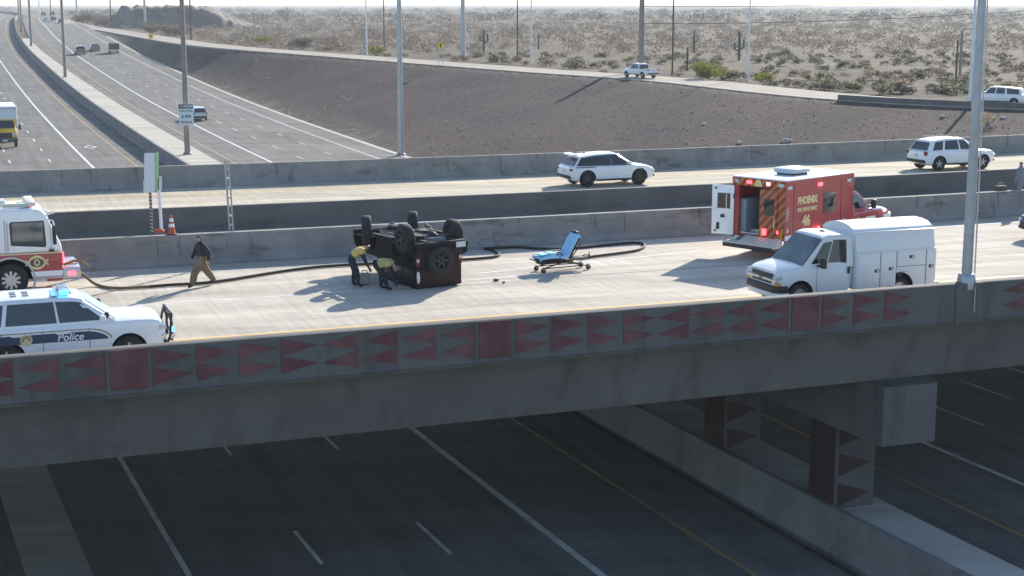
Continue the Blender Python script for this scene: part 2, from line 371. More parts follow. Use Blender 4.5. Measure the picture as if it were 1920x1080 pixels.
# ------------------------------------------------------------------ ground sheet
def polydist(X, Y, pts):
    pts = np.array(pts); best = np.full(X.shape, 1e9); zz = np.zeros(X.shape); side = np.zeros(X.shape)
    for i in range(len(pts) - 1):
        a = pts[i]; b = pts[i + 1]; d = b[:2] - a[:2]; l2 = d @ d
        t = np.clip(((X - a[0]) * d[0] + (Y - a[1]) * d[1]) / l2, 0, 1)
        px = a[0] + t * d[0]; py = a[1] + t * d[1]; D = np.hypot(X - px, Y - py)
        m = D < best; best = np.where(m, D, best); zz = np.where(m, a[2] + t * (b[2] - a[2]), zz)
        side = np.where(m, np.sign((X - a[0]) * d[1] - (Y - a[1]) * d[0]), side)
    return best, zz, side
def ground_z(X, Y, rough=True):
    S = TX * X + TY * Y; A = TY * X - TX * Y - cc(S)
    zr = zf(Y)
    nk = A - 46.9
    dn, zn, sn = polydist(X, Y, RAMP[::2])            # sn > 0: on the desert side of the ramp's near edge
    nk1 = np.clip(nk - .9, 0, None); t = nk1 / (nk1 + dn + 1e-6)
    lump = np.zeros(X.shape)
    z_slope = (zr - .06) * (1 - t) + (zn - 0.06) * t
    zd = np.interp(Y, [0, 150, 300, 500, 800, 1500, 3000, 9000, 30000], [-1.2, -.5, .2, .8, 1.6, 2.4, 3, 3, 3])
    dfar = np.clip(dn - RAMPW, 0, None); w = np.exp(-dfar / 45.0)
    z_des = (zn - 0.30) * w + zd * (1 - w)
    z = np.where(sn > 0, z_des, z_slope)
    z = np.where((sn > 0) & (dn < RAMPW + .6), zn - 0.10 - .35 * np.clip((dn - 1.2) / 2.0, 0, 1) * np.clip((RAMPW - 1.0 - dn) / 2.0, 0, 1), z)
    on = (nk < 0.0)
    z = np.where(on & (A > -60), zr - 0.25, z)
    z = np.where(A <= -4, zr - 0.25 - np.clip(-A - 4, 0, 12) * 0.02, z)
    q = -EY_ * X + EX * Y
    lim = np.interp(q, [30, 34, 78.5, 80], [50, -3.2, -3.2, 50]); z = np.minimum(z, lim)
    z = np.where(q < 34, np.minimum(z, zr - 0.25), z)
    return z
def grid_ground():
    ys = np.concatenate([[-300, -120, -40, 0], np.geomspace(22, 1000, 300), np.geomspace(1060, 24000, 26)])
    xr = np.concatenate([[-6, -2.5, -1.2], np.linspace(-.62, .62, 460), [1.2, 2.5, 6]])
    Yg, Xr = np.meshgrid(ys, xr, indexing='ij'); Xg = Xr * np.maximum(Yg, 60)
    Z = ground_z(Xg, Yg)
    nr, ncn = Z.shape
    v = np.stack([Xg, Yg, Z], -1).reshape(-1, 3).tolist()
    f = [(i * ncn + j, i * ncn + j + 1, (i + 1) * ncn + j + 1, (i + 1) * ncn + j) for i in range(nr - 1) for j in range(ncn - 1)]
    mb = MB(); mb.v = v; mb.f = f; mb.m = [0] * len(f)
    return mb
def ground_mat():
    m = bpy.data.materials.new('desert ground'); m.use_nodes = True; n = m.node_tree; L = n.links; p = n.nodes['Principled BSDF']
    p.inputs['Roughness'].default_value = 0.95; p.inputs['Specular IOR Level'].default_value = 0.1
    tc = n.nodes.new('ShaderNodeTexCoord')
    def nz(sc_, det=6, ro=.6):
        a = n.nodes.new('ShaderNodeTexNoise'); a.inputs['Scale'].default_value = sc_; a.inputs['Detail'].default_value = det; a.inputs['Roughness'].default_value = ro; L.new(tc.outputs['Object'], a.inputs['Vector']); return a
    def ramp(src, a, b, ca, cb):
        r = n.nodes.new('ShaderNodeValToRGB'); r.color_ramp.elements[0].position = a; r.color_ramp.elements[1].position = b
        r.color_ramp.elements[0].color = (*ca, 1); r.color_ramp.elements[1].color = (*cb, 1); L.new(src, r.inputs[0]); return r
    # gravel slope
    g1 = ramp(nz(0.09, 8).outputs[0], .35, .65, (0.050, 0.041, 0.044), (0.080, 0.062, 0.060))
    g2 = ramp(nz(1.1, 10, .85).outputs[0], .3, .7, (0.40, 0.40, 0.42), (1.8, 1.72, 1.65))
    gm = n.nodes.new('ShaderNodeMix'); gm.data_type = 'RGBA'; gm.blend_type = 'MULTIPLY'; gm.inputs[0].default_value = 1; L.new(g1.outputs[0], gm.inputs[6]); L.new(g2.outputs[0], gm.inputs[7])
    # desert soil with darker scrub litter
    d1 = ramp(nz(0.035, 8, .65).outputs[0], .38, .62, (0.115, 0.097, 0.077), (0.19, 0.16, 0.13))
    d2 = ramp(nz(0.5, 7, .7).outputs[0], .42, .6, (0.55, 0.56, 0.50), (1.15, 1.12, 1.1))
    dm = n.nodes.new('ShaderNodeMix'); dm.data_type = 'RGBA'; dm.blend_type = 'MULTIPLY'; dm.inputs[0].default_value = 1; L.new(d1.outputs[0], dm.inputs[6]); L.new(d2.outputs[0], dm.inputs[7])
    at = n.nodes.new('ShaderNodeAttribute'); at.attribute_name = 'gravel'
    mx = n.nodes.new('ShaderNodeMix'); mx.data_type = 'RGBA'; L.new(at.outputs['Fac'], mx.inputs[0]); L.new(dm.outputs[2], mx.inputs[6]); L.new(gm.outputs[2], mx.inputs[7])
    L.new(mx.outputs[2], p.inputs['Base Color'])
    bp = n.nodes.new('ShaderNodeBump'); bp.inputs['Strength'].default_value = 0.9; bp.inputs['Distance'].default_value = 0.25
    L.new(nz(1.8, 8, .75).outputs[0], bp.inputs['Height']); L.new(bp.outputs[0], p.inputs['Normal'])
    return m
M_ground = ground_mat()
_g = grid_ground()
ground = _g.build('ground', M_ground, smooth=60); tag(ground, kind='structure')
_co = np.empty(len(ground.data.vertices) * 3); ground.data.vertices.foreach_get('co', _co); _co = _co.reshape(-1, 3)
_S = TX * _co[:, 0] + TY * _co[:, 1]; _A = TY * _co[:, 0] - TX * _co[:, 1] - cc(_S)
_dn, _zn, _sn = polydist(_co[:, 0], _co[:, 1], RAMP[::2])
_gr = np.clip((_A - 47.5) / 5.0, 0, 1) * np.where(_sn > 0, 0, np.clip(_dn / 2.0, 0, 1)) * np.clip((470 - _co[:, 1]) / 120, 0, 1)
_at = ground.data.attributes.new('gravel', 'FLOAT', 'POINT'); _at.data.foreach_set('value', _gr.astype(np.float32))

# ------------------------------------------------------------------ freeway surface and markings
mb = MB(); ribbon(mb, -12, 21.0, -60, 1480, 0.0, 0, 0.5); ribbon(mb, lambda s: np.interp(s, [60, 150], [23.8, 24.6]), 46.2, -60, 1480, 0.0, 0, 0.5)
tag(mb.build('freeway_road', M_asph), kind='structure')
mb = MB(); slabw(mb, 46.2, 46.9, -60, 470, -0.3, 0.03); ribbon(mb, -2.2, -0.3, -60, 160, 0.006)
tag(mb.build('gutter_kerb', M_slabc), kind='structure')
mb = MB(); W1 = .07; D4 = 0.012
for a, w in ((31.9, .13), (14.0, .13), (43.3, .085), (2.4, .09)): ribbon(mb, a - w, a + w, -60, 1450 if a != 2.4 else 1200, D4)
for a in (35.7, 39.6, 10.4, 6.4):
    ph = {35.7: 1.0, 39.6: 4.2, 10.4: 43.8, 6.4: 44.4}[a]
    k = -8
    while k < 46:
        s0 = ph + k * 12.2 + (0 if a > 20 else 0)
        w = .06 if a > 20 else .07
        ribbon(mb, a - w, a + w, s0, s0 + 3.2, D4, st=[]); k += 1
for (s0, a0) in ((181, 15.9),):      # hollow diamond of the carpool lane
    for (p, q) in (((0, -.75), (2.2, 0)), ((2.2, 0), (0, .75)), ((0, .75), (-2.2, 0)), ((-2.2, 0), (0, -.75))):
        A_ = fwy(s0 + p[0], a0 + p[1], D4); B_ = fwy(s0 + q[0], a0 + q[1], D4); C_ = fwy(s0 + q[0] * .72, a0 + q[1] * .72, D4); E_ = fwy(s0 + p[0] * .72, a0 + p[1] * .72, D4)
        mb.add([A_, B_, C_, E_], [(0, 1, 2, 3)])
tag(mb.build('white_lane_markings', M_white), kind='structure')
mb = MB()
for a, w in ((28.2, .075), (18.3, .075)): ribbon(mb, a - w, a + w, -60, 1450, D4)
tag(mb.build('yellow_edge_markings', M_yellf), kind='structure')

# median wall with its paved top
t = thing('median_barrier', 'long grey concrete median wall with paved top running between the freeway carriageways', 'barrier')
slR = lambda s: float(np.interp(s, [40, 160, 260, 420], [23.9, 24.9, 24.9, 23.7]))
slL = lambda s: float(np.interp(s, [30, 60, 150], [21.75, 21.5, 21.25]))
mb = MB()
ss = [-40] + [s for s in SST if -40 < s < 1400] + [1400]
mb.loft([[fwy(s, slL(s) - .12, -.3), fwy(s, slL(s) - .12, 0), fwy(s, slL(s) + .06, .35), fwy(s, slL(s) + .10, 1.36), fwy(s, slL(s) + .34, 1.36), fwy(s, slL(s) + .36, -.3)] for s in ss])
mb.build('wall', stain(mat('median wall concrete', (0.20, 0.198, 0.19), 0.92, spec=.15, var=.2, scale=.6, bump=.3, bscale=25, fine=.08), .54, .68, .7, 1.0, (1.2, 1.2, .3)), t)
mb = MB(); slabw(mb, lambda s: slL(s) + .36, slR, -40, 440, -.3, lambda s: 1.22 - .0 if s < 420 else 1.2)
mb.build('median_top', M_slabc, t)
mb = MB()

# ramp
def strip_mesh(L0, L1, skirt=.6):
    mb = MB(); n = len(L0); vs = []
    for a, b in zip(L0, L1): vs += [a, b]
    mb.add(vs, [(2 * i, 2 * i + 1, 2 * i + 3, 2 * i + 2) for i in range(n - 1)])
    if skirt:
        for P in (L0, L1):
            vs = []
            for a in P: vs += [a, (a[0], a[1], a[2] - skirt)]
            mb.add(vs, [(2 * i, 2 * i + 1, 2 * i + 3, 2 * i + 2) for i in range(n - 1)])
    return mb
i_gore = 138
tag(strip_mesh(ramp_off(0, 0), ramp_off(RAMPW, 0)).build('ramp_road', M_ramp), kind='structure')
mb = strip_mesh(ramp_off(.55, .02), ramp_off(.70, .02), 0); m2 = strip_mesh(ramp_off(7.2, .02), ramp_off(7.35, .02), 0); mb.add(m2.v, m2.f)
tag(mb.build('ramp_edge_lines', M_white), kind='structure')
def ramp_wall(i0, i1, w, h, drop, m=M_conc):
    L = ramp_off(w, 0, i0, i1); Q = ramp_off(w - .38, 0, i0, i1); mb = MB()
    mb.loft([[(q[0], q[1], q[2] - drop), (a[0], a[1], a[2] - drop), (a[0], a[1], a[2] + h), (q[0] * .7 + a[0] * .3, q[1] * .7 + a[1] * .3, q[2] + h)] for a, q in zip(L, Q)])
    return mb

# ------------------------------------------------------------------ overpass carrying the crash scene
QP = 36.7
q_b1 = lambda s: 54.4 + .0006 * (s - 25) ** 2 if s < 60 else 55.1
q_wl = lambda s: 58.0 + .0011 * (s - 28) ** 2 if s < 60 else 59.1
q_b3 = lambda s: 76.3 + .0009 * (s - 38) ** 2 if s < 80 else 77.9
SS = list(np.arange(-44, 132, 4.0))
def bstrip(mb, q0, q1, z, s0=-44, s1=128, mi=0):
    f0 = q0 if callable(q0) else (lambda s: q0); f1 = q1 if callable(q1) else (lambda s: q1)
    ss = [s0] + [s for s in SS if s0 < s < s1] + [s1]; vs = []
    for s in ss: vs += [B(s, f0(s), z), B(s, f1(s), z)]
    mb.add(vs, [(2 * i, 2 * i + 1, 2 * i + 3, 2 * i + 2) for i in range(len(ss) - 1)], mi)
def bsolid(mb, prof, s0=-44, s1=128, mi=0):
    """extrude a (q, z) outline along the bridge; q may be a function of s"""
    ss = [s0] + [s for s in SS if s0 < s < s1] + [s1]
    mb.loft([[B(s, (q(s) if callable(q) else q), z) for q, z in prof] for s in ss], mi)

ov = thing('overpass', 'near concrete overpass with red triangle reliefs on its parapet carrying the crash scene', 'bridge')
D2Z = 0.2
mb = MB(); bstrip(mb, QP + .3, lambda s: q_b1(s) + .2, 0); mb.build('deck', M_deck, ov)
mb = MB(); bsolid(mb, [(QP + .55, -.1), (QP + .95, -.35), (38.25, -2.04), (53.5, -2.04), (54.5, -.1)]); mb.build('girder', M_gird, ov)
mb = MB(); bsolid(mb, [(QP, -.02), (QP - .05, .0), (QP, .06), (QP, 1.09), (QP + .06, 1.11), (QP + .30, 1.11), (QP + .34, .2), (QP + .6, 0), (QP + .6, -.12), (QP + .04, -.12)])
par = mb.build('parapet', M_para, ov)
# red relief: square panels every 9.4 m with eight panels of paired triangles between them
def face_pts(pts, out): return [B(s, QP - out, z) for s, z in pts]
sq0 = 4.20; sP0 = 28.5
for k in range(-3, 10):
    c = sq0 + 9.4 * k
    mb = MB(); P_ = [(c - .44, .10), (c + .44, .10), (c + .44, 1.075), (c - .44, 1.075)]
    mb.add(face_pts(P_, .045) + face_pts(P_, -.02), [(0, 1, 2, 3), (4, 7, 6, 5), (0, 4, 5, 1), (1, 5, 6, 2), (2, 6, 7, 3), (3, 7, 4, 0)])
    mb.build('square_panel', M_redp, par)
    for sx in (-.49, .49):
        mb = MB()
        P_ = [(c + sx - .045, .04), (c + sx + .045, .04), (c + sx + .045, 1.06), (c + sx - .045, 1.06)]
        mb.add(face_pts(P_, .018) + face_pts(P_, -.02), [(0, 1, 2, 3), (4, 7, 6, 5), (0, 4, 5, 1), (1, 5, 6, 2), (2, 6, 7, 3), (3, 7, 4, 0)])
        mb.build('panel_rib', M_para, par)
    for j in range(8):
        a = c + .58 + j * 1.043; b = a + .95
        mb = MB()
        for z0 in (.14, .60):
            if a < sP0 + .8 and b > sP0 - 1.3: continue
            if j < 4: T = [(a, z0), (b, z0 + .22), (a, z0 + .44)]
            else: T = [(b, z0), (b, z0 + .44), (a, z0 + .20)]
            mb.add(face_pts(T, .022) + face_pts(T, -.02), [(0, 1, 2), (5, 4, 3), (0, 3, 4, 1), (1, 4, 5, 2), (2, 5, 3, 0)])
        if mb.v: mb.build('triangle_relief', M_redp, par)
# far barrier of the near overpass with its paved shelf
mb = MB(); bsolid(mb, [(lambda s: q_b1(s), -.05), (lambda s: q_b1(s), .08), (lambda s: q_b1(s) + .18, .33), (lambda s: q_b1(s) + .26, 1.10), (lambda s: q_b1(s) + .58, 1.10), (lambda s: q_b1(s) + .62, -.3)])
bar = mb.build('far_barrier', M_conc, ov)
mb = MB()
for s in np.arange(-20, 100, 9.15):
    for q_, z0, z1 in ((.262, .36, 1.09),):
        mb.hexa([B(s, q_b1(s) + .165, z0), B(s + .03, q_b1(s) + .165, z0), B(s + .03, q_b1(s) + .4, z0), B(s, q_b1(s) + .4, z0), B(s, q_b1(s) + .245, z1), B(s + .03, q_b1(s) + .245, z1), B(s + .03, q_b1(s) + .4, z1), B(s, q_b1(s) + .4, z1)])
mb.build('barrier_joints', M_joint, bar)
mb = MB(); bsolid(mb, [(lambda s: q_b1(s) + .63, .2), (lambda s: q_wl(s) - .25, .2), (lambda s: q_wl(s) - .25, .55), (lambda s: q_b1(s) + .63, .55)])
mb.build('closure_shelf', M_conc, ov)
# painted lines of the near deck
mb = MB(); bstrip(mb, 42.13, 42.27, .006); mb.build('yellow_line', M_yell, ov)
mb = MB(); bstrip(mb, 47.62, 47.74, .006, -20, 19.6); bstrip(mb, 53.05, 53.17, .006)
for (sa, qa, sb, qb) in ((17.3, 49.25, 27.5, 51.0), (17.0, 48.2, 21.0, 48.35)):
    mb.add([B(sa, qa, .006), B(sb, qb, .006), B(sb, qb + .13, .006), B(sa, qa + .13, .006)], [(0, 1, 2, 3)])
mb.build('white_lines', M_white, ov)
mb = MB(); bstrip(mb, 47.60, 47.66, .0055, 19.7, 100)
mb.build('deck_joints', M_joint, ov)
# pier with red triangle relief, hammerhead cap lying along the freeway
def pier(s, a, nm_s=None):
    zb = 1.22
    mb = MB()
    def hx(s0, s1, a0, a1, z0, z1): mb.hexa([fwy(s0, a0, 0)[:2] + (z0,), fwy(s0, a1, 0)[:2] + (z0,), fwy(s1, a1, 0)[:2] + (z0,), fwy(s1, a0, 0)[:2] + (z0,), fwy(s0, a0, 0)[:2] + (z1,), fwy(s0, a1, 0)[:2] + (z1,), fwy(s1, a1, 0)[:2] + (z1,), fwy(s1, a0, 0)[:2] + (z1,)])
    zg = fwy(s, a)[2] + zb - .25
    hx(s, s + 1.45, a, a + 1.45, zg, -3.88)
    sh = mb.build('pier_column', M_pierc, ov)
    mb = MB()
    for k in range(3):
        z0 = zg + .35 + k * 1.0
        for (P0, P1, P2, off) in (((0, z0), (1.2, z0 + .38), (0, z0 + .76), 'f'),):
            f = lambda u, z, o: fwy(s - o, a + .1 + u, 0)[:2] + (z,)
            T = [f(P0[0], P0[1], .03), f(P1[0], P1[1], .03), f(P2[0], P2[1], .03), f(P0[0], P0[1], -.03), f(P1[0], P1[1], -.03), f(P2[0], P2[1], -.03)]
            mb.add(T, [(0, 1, 2), (5, 4, 3), (0, 3, 4, 1), (1, 4, 5, 2), (2, 5, 3, 0)])
    g = lambda u, z, o: fwy(s + u, a - o, 0)[:2] + (z,)
    P_ = [(.08, zg + .3), (1.37, zg + .3), (1.37, zg + 3.4), (.08, zg + 3.4)]
    mb.add([g(u, z, .03) for u, z in P_] + [g(u, z, -.03) for u, z in P_], [(0, 1, 2, 3), (4, 7, 6, 5), (0, 4, 5, 1), (1, 5, 6, 2), (2, 6, 7, 3), (3, 7, 4, 0)])
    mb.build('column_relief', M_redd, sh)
    return hx
def cap(s0, s1, a0, a1):
    mb = MB()
    mb.hexa([fwy(s0, a0, 0)[:2] + (-3.88,), fwy(s0, a1, 0)[:2] + (-3.88,), fwy(s1, a1, 0)[:2] + (-3.88,), fwy(s1, a0, 0)[:2] + (-3.88,), fwy(s0, a0, 0)[:2] + (-2.05,), fwy(s0, a1, 0)[:2] + (-2.05,), fwy(s1, a1, 0)[:2] + (-2.05,), fwy(s1, a0, 0)[:2] + (-2.05,)])
    mb.build('pier_cap', M_para, ov)
pier(40.2, 21.95); pier(47.0, 22.0); cap(37.6, 54.5, 21.7, 23.6)

# ------------------------------------------------------------------ far overpass
fo = thing('overpass', 'far concrete overpass behind the dark wall carrying the two white SUVs', 'bridge')
mb = MB(); bstrip(mb, lambda s: q_wl(s) + .2, lambda s: q_b3(s) + .2, D2Z); mb.build('deck', M_deck2, fo)
mb = MB(); bsolid(mb, [(lambda s: q_wl(s) + .1, .1), (lambda s: q_wl(s) + .9, -1.7), (lambda s: q_b3(s) - .8, -1.7), (lambda s: q_b3(s), .1)]); mb.build('girder', M_gird, fo)
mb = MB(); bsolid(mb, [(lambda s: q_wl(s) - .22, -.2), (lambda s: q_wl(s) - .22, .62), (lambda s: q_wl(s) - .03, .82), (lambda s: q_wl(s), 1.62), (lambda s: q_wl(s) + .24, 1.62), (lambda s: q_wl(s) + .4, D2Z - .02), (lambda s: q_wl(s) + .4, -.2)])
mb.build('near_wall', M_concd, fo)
mb = MB(); bsolid(mb, [(lambda s: q_b3(s), D2Z - .05), (lambda s: q_b3(s) + .03, D2Z + .06), (lambda s: q_b3(s) + .16, D2Z + .3), (lambda s: q_b3(s) + .22, 1.30), (lambda s: q_b3(s) + .46, 1.30), (lambda s: q_b3(s) + .5, -.2)])
b3 = mb.build('far_barrier', M_conc, fo)
mb = MB()
for s in np.arange(-20, 110, 9.15): mb.hexa([B(s, q_b3(s) + .15, .52), B(s + .04, q_b3(s) + .15, .52), B(s + .04, q_b3(s) + .4, .52), B(s, q_b3(s) + .4, .52), B(s, q_b3(s) + .205, 1.29), B(s + .04, q_b3(s) + .205, 1.29), B(s + .04, q_b3(s) + .4, 1.29), B(s, q_b3(s) + .4, 1.29)])
mb.build('barrier_joints', M_joint, b3)
mb = MB(); bstrip(mb, lambda s: q_b3(s) - 2.7, lambda s: q_b3(s) - 2.57, D2Z + .006); mb.build('yellow_line', M_yell, fo)

# walls beside the ramp
def nearest_i(u):   # ramp station whose near edge shows at photo column u
    best = min(range(len(RAMP)), key=lambda i: abs(960 + FOC * RAMP[i].x / (RAMP[i].y * math.cos(PITCH)) - u)); return best
iw = nearest_i(1572)
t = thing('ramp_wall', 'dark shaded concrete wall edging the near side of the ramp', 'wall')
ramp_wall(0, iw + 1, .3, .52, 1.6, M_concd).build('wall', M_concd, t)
t = thing('ramp_wall', 'short pale grey concrete barrier along the far side of the ramp beside the parked car', 'wall')
ramp_wall(0, nearest_i(1735), RAMPW + .4, .85, .8).build('wall', M_conc, t)

# ------------------------------------------------------------------ rocky mound far left
def mound():
    cx, cy = -122, 575; nx, ny = 70, 50; vs = []; fs = []
    for j in range(ny):
        for i in range(nx):
            u = i / (nx - 1) * 2 - 1; v = j / (ny - 1) * 2 - 1
            x = u * 27; y = v * 22
            sx = min(1, max(0, (u + 1) / .26)); ex = min(1, max(0, (1 - u) / .75)); sy = min(1, max(0, (1 - abs(v)) / .5))
            h = 8.6 * (sx ** .8) * ex ** .7 * (3 * sy ** 2 - 2 * sy ** 3)
            n_ = noise.fractal(Vector((x * .10, y * .10, 1.3)), 1.0, 2.0, 6)
            g_ = abs(noise.noise(Vector((x * .30 + y * .08, 0, 4.2))))
            h = h * (1 + .12 * n_) - g_ * 1.6 * min(1, h / 4)
            vs.append((cx + x, cy + y, .3 + max(h, -.6)))
    for j in range(ny - 1):
        for i in range(nx - 1): fs.append((j * nx + i, j * nx + i + 1, (j + 1) * nx + i + 1, (j + 1) * nx + i))
    mb = MB(); mb.add(vs, fs); return mb
M_mound = mat('excavated rock', (0.15, 0.13, 0.115), 0.95, var=0.35, scale=0.12, bump=0.8, bscale=1.2, fine=.2)
tag(mound().build('rock_hill', M_mound, smooth=50), kind='structure')

# ------------------------------------------------------------------ vehicles
def lerp(P, x):
    return float(np.interp(x, [p[0] for p in P], [p[1] for p in P]))
def wheel(parent, x, y, r, wd, rim=None, spokes=5, rot=0.0):
    rim = rim or M_rim; s = 1 if y > 0 else -1
    w = bpy.data.objects.new('wheel', None); COL.objects.link(w); w.empty_display_size = .2; w.parent = parent; w.location = (x, y, r); w.rotation_euler = (0, 0, rot)
    h = wd / 2
    MB().lathe([(r * .60, -h), (r * .90, -h), (r * .98, -h * .8), (r, -h * .5), (r, h * .5), (r * .98, h * .8), (r * .90, h), (r * .60, h), (r * .60, -h)], axis='y', n=28).build('tyre', M_rub, w, smooth=40)
    mb = MB(); o = s * h * .72
    mb.lathe([(r * .61, s * -h * .5), (r * .61, s * h * .92), (r * .55, s * h * .92), (r * .52, s * h * .35), (.001, s * h * .30)], axis='y', n=24, mi=0 if spokes else 1)
    for k in range(spokes):
        a = 2 * PI * k / spokes + .3; ca, sa = math.cos(a), math.sin(a); pw = r * .085
        p = lambda rr, t, yy: (ca * rr - sa * t, yy, sa * rr + ca * t)
        mb.hexa([p(r * .05, -pw, o * .7), p(r * .56, -pw * .8, o * .9), p(r * .56, pw * .8, o * .9), p(r * .05, pw, o * .7), p(r * .05, -pw, o * 1.15), p(r * .56, -pw * .8, o * 1.2), p(r * .56, pw * .8, o * 1.2), p(r * .05, pw, o * 1.15)], 1)
    mb.lathe([(r * .15, o * .8), (r * .15, o * 1.22), (.001, o * 1.25)], axis='y', n=14, mi=1)
    mb.build('rim', [M_rimd, rim], w, smooth=40)
    return w
def cut_arches(o, cutters, wellmat):
    """boolean wheel openings, lined dark"""
    cm = []
    for (x, y0, y1, z, r) in cutters:
        c = MB().tube((x, y0, z), (x, y1, z), r, n=28).build('cut', [wellmat], o.parent); cm.append(c)
        m = o.modifiers.new('b', 'BOOLEAN'); m.operation = 'DIFFERENCE'; m.object = c; m.solver = 'EXACT'
    me = mesh_of(o); old = o.data
    o.modifiers.clear(); o.data = me
    for c in cm: bpy.data.objects.remove(c)
    me.name = old.name
    if wellmat.name not in [m.name for m in me.materials]: me.materials.append(wellmat)
    wi = [m.name for m in me.materials].index(wellmat.name)
    for p in me.polygons:
        c = p.center
        for (x, y0, y1, z, r) in cutters:
            lo, hi = min(y0, y1), max(y0, y1)
            d = math.hypot(c[0] - x, c[2] - z)
            if lo - .01 <= c[1] <= hi - .0 and d < r * 1.004 and (abs(p.normal[1]) < .5 and d > r * .9 or abs(p.normal[1]) > .9 and abs(abs(c[1]) - min(abs(lo), abs(hi))) < .02): p.material_index = wi
    me.set_sharp_from_angle(angle=R(32))
def body_loft(sp):
    W_ = sp['W']; top = sp['top']; x0 = top[0][0]; x1 = top[-1][0]; cl = sp['cl']
    xs = sorted(set([p[0] for p in top] + [x0 + .05, x0 + .15, x1 - .06, x1 - .18, x1 - .4] + list(np.linspace(x0 + .3, x1 - .6, 8))))
    rings = []
    for x in xs:
        zt = lerp(top, x)
        w = W_ * lerp([(x0, .86), (x0 + .06, .93), (x0 + .25, .985), (x0 + .6, 1), (x1 - .9, 1), (x1 - .4, .975), (x1 - .15, .91), (x1, .78)], x)
        zb = cl + lerp([(x0, .14), (x0 + .25, 0), (x1 - .4, 0), (x1, .10)], x)
        h = zt - zb; cr = lerp([(x0, .0), (x0 + .4, .015), (x1 - .5, .035), (x1, .01)], x)
        half = [(0, zb), (.82 * w, zb), (.96 * w, zb + .06 * h), (w, zb + .20 * h), (w, zb + .82 * h), (.985 * w, zb + .90 * h), (.95 * w, zb + .965 * h), (.86 * w, zt), (.5 * w, zt + cr * .8), (0, zt + cr)]
        rings.append([(x, y, z) for y, z in half] + [(x, -y, z) for y, z in half[-2:0:-1]])
    return rings
class GH:
    def __init__(g, sp):
        g.bx, g.tx, g.zt = sp['bx'], sp['tx'], sp['zt']; g.W = sp['W']; g.yb = sp.get('yb', .90) * g.W; g.yt = sp.get('yt', .74) * g.W
        g.zb = [lerp(sp['top'], x) - .03 for x in g.bx]; g.n = len(g.bx)
    def rings(g):
        out = []
        for i in range(g.n):
            t, z, yt = g.tx[i], g.zt[i], g.yt
            half = [(g.bx[i], g.yb, g.zb[i]), (t, yt, z - .075), (t, yt - .05, z - .02), (t, yt - .16, z), (t, yt * .4, z + .018)]
            out.append(half + [(x, -y, zz) for x, y, zz in half[::-1]])
        return out
    def pt(g, u, v, side):
        i = min(int(u), g.n - 2); f = u - i; L = lambda a: a[i] * (1 - f) + a[i + 1] * f
        b = Vector((L(g.bx), g.yb * side, L(g.zb))); t = Vector((L(g.tx), g.yt * side, L(g.zt) - .075))
        return b + (t - b) * v + Vector((0, side * .006, .002))
    def side(g, u0, u1, side, v0=.12, v1=.93):
        us = [u0] + [i for i in range(g.n) if u0 < i < u1] + [u1]; mb = MB()
        o = Vector((0, -side * .02, -.006))
        for a, b in zip(us, us[1:]):
            q = [g.pt(a, v0, side), g.pt(b, v0, side), g.pt(b, v1, side), g.pt(a, v1, side)]
            mb.hexa([p + o for p in q] + q)
        return mb
    def end(g, front, m=.06, v0=.06, v1=.93):
        i = g.n - 1 if front else 0; s = 1 if front else -1
        q = []
        for v, sd in ((v0, -1), (v0, 1), (v1, 1), (v1, -1)):
            b = Vector((g.bx[i], g.yb * sd, g.zb[i])); t = Vector((g.tx[i], (g.yt - .04) * sd, g.zt[i] - .03))
            p = b + (t - b) * v; p.y -= sd * m; q.append(p)
        nrm = (q[1] - q[0]).cross(q[3] - q[0]).normalized()
        if nrm.x * s < 0: nrm = -nrm
        mb = MB(); mb.hexa([p - nrm * .02 for p in q] + [p + nrm * .032 for p in q]); return mb
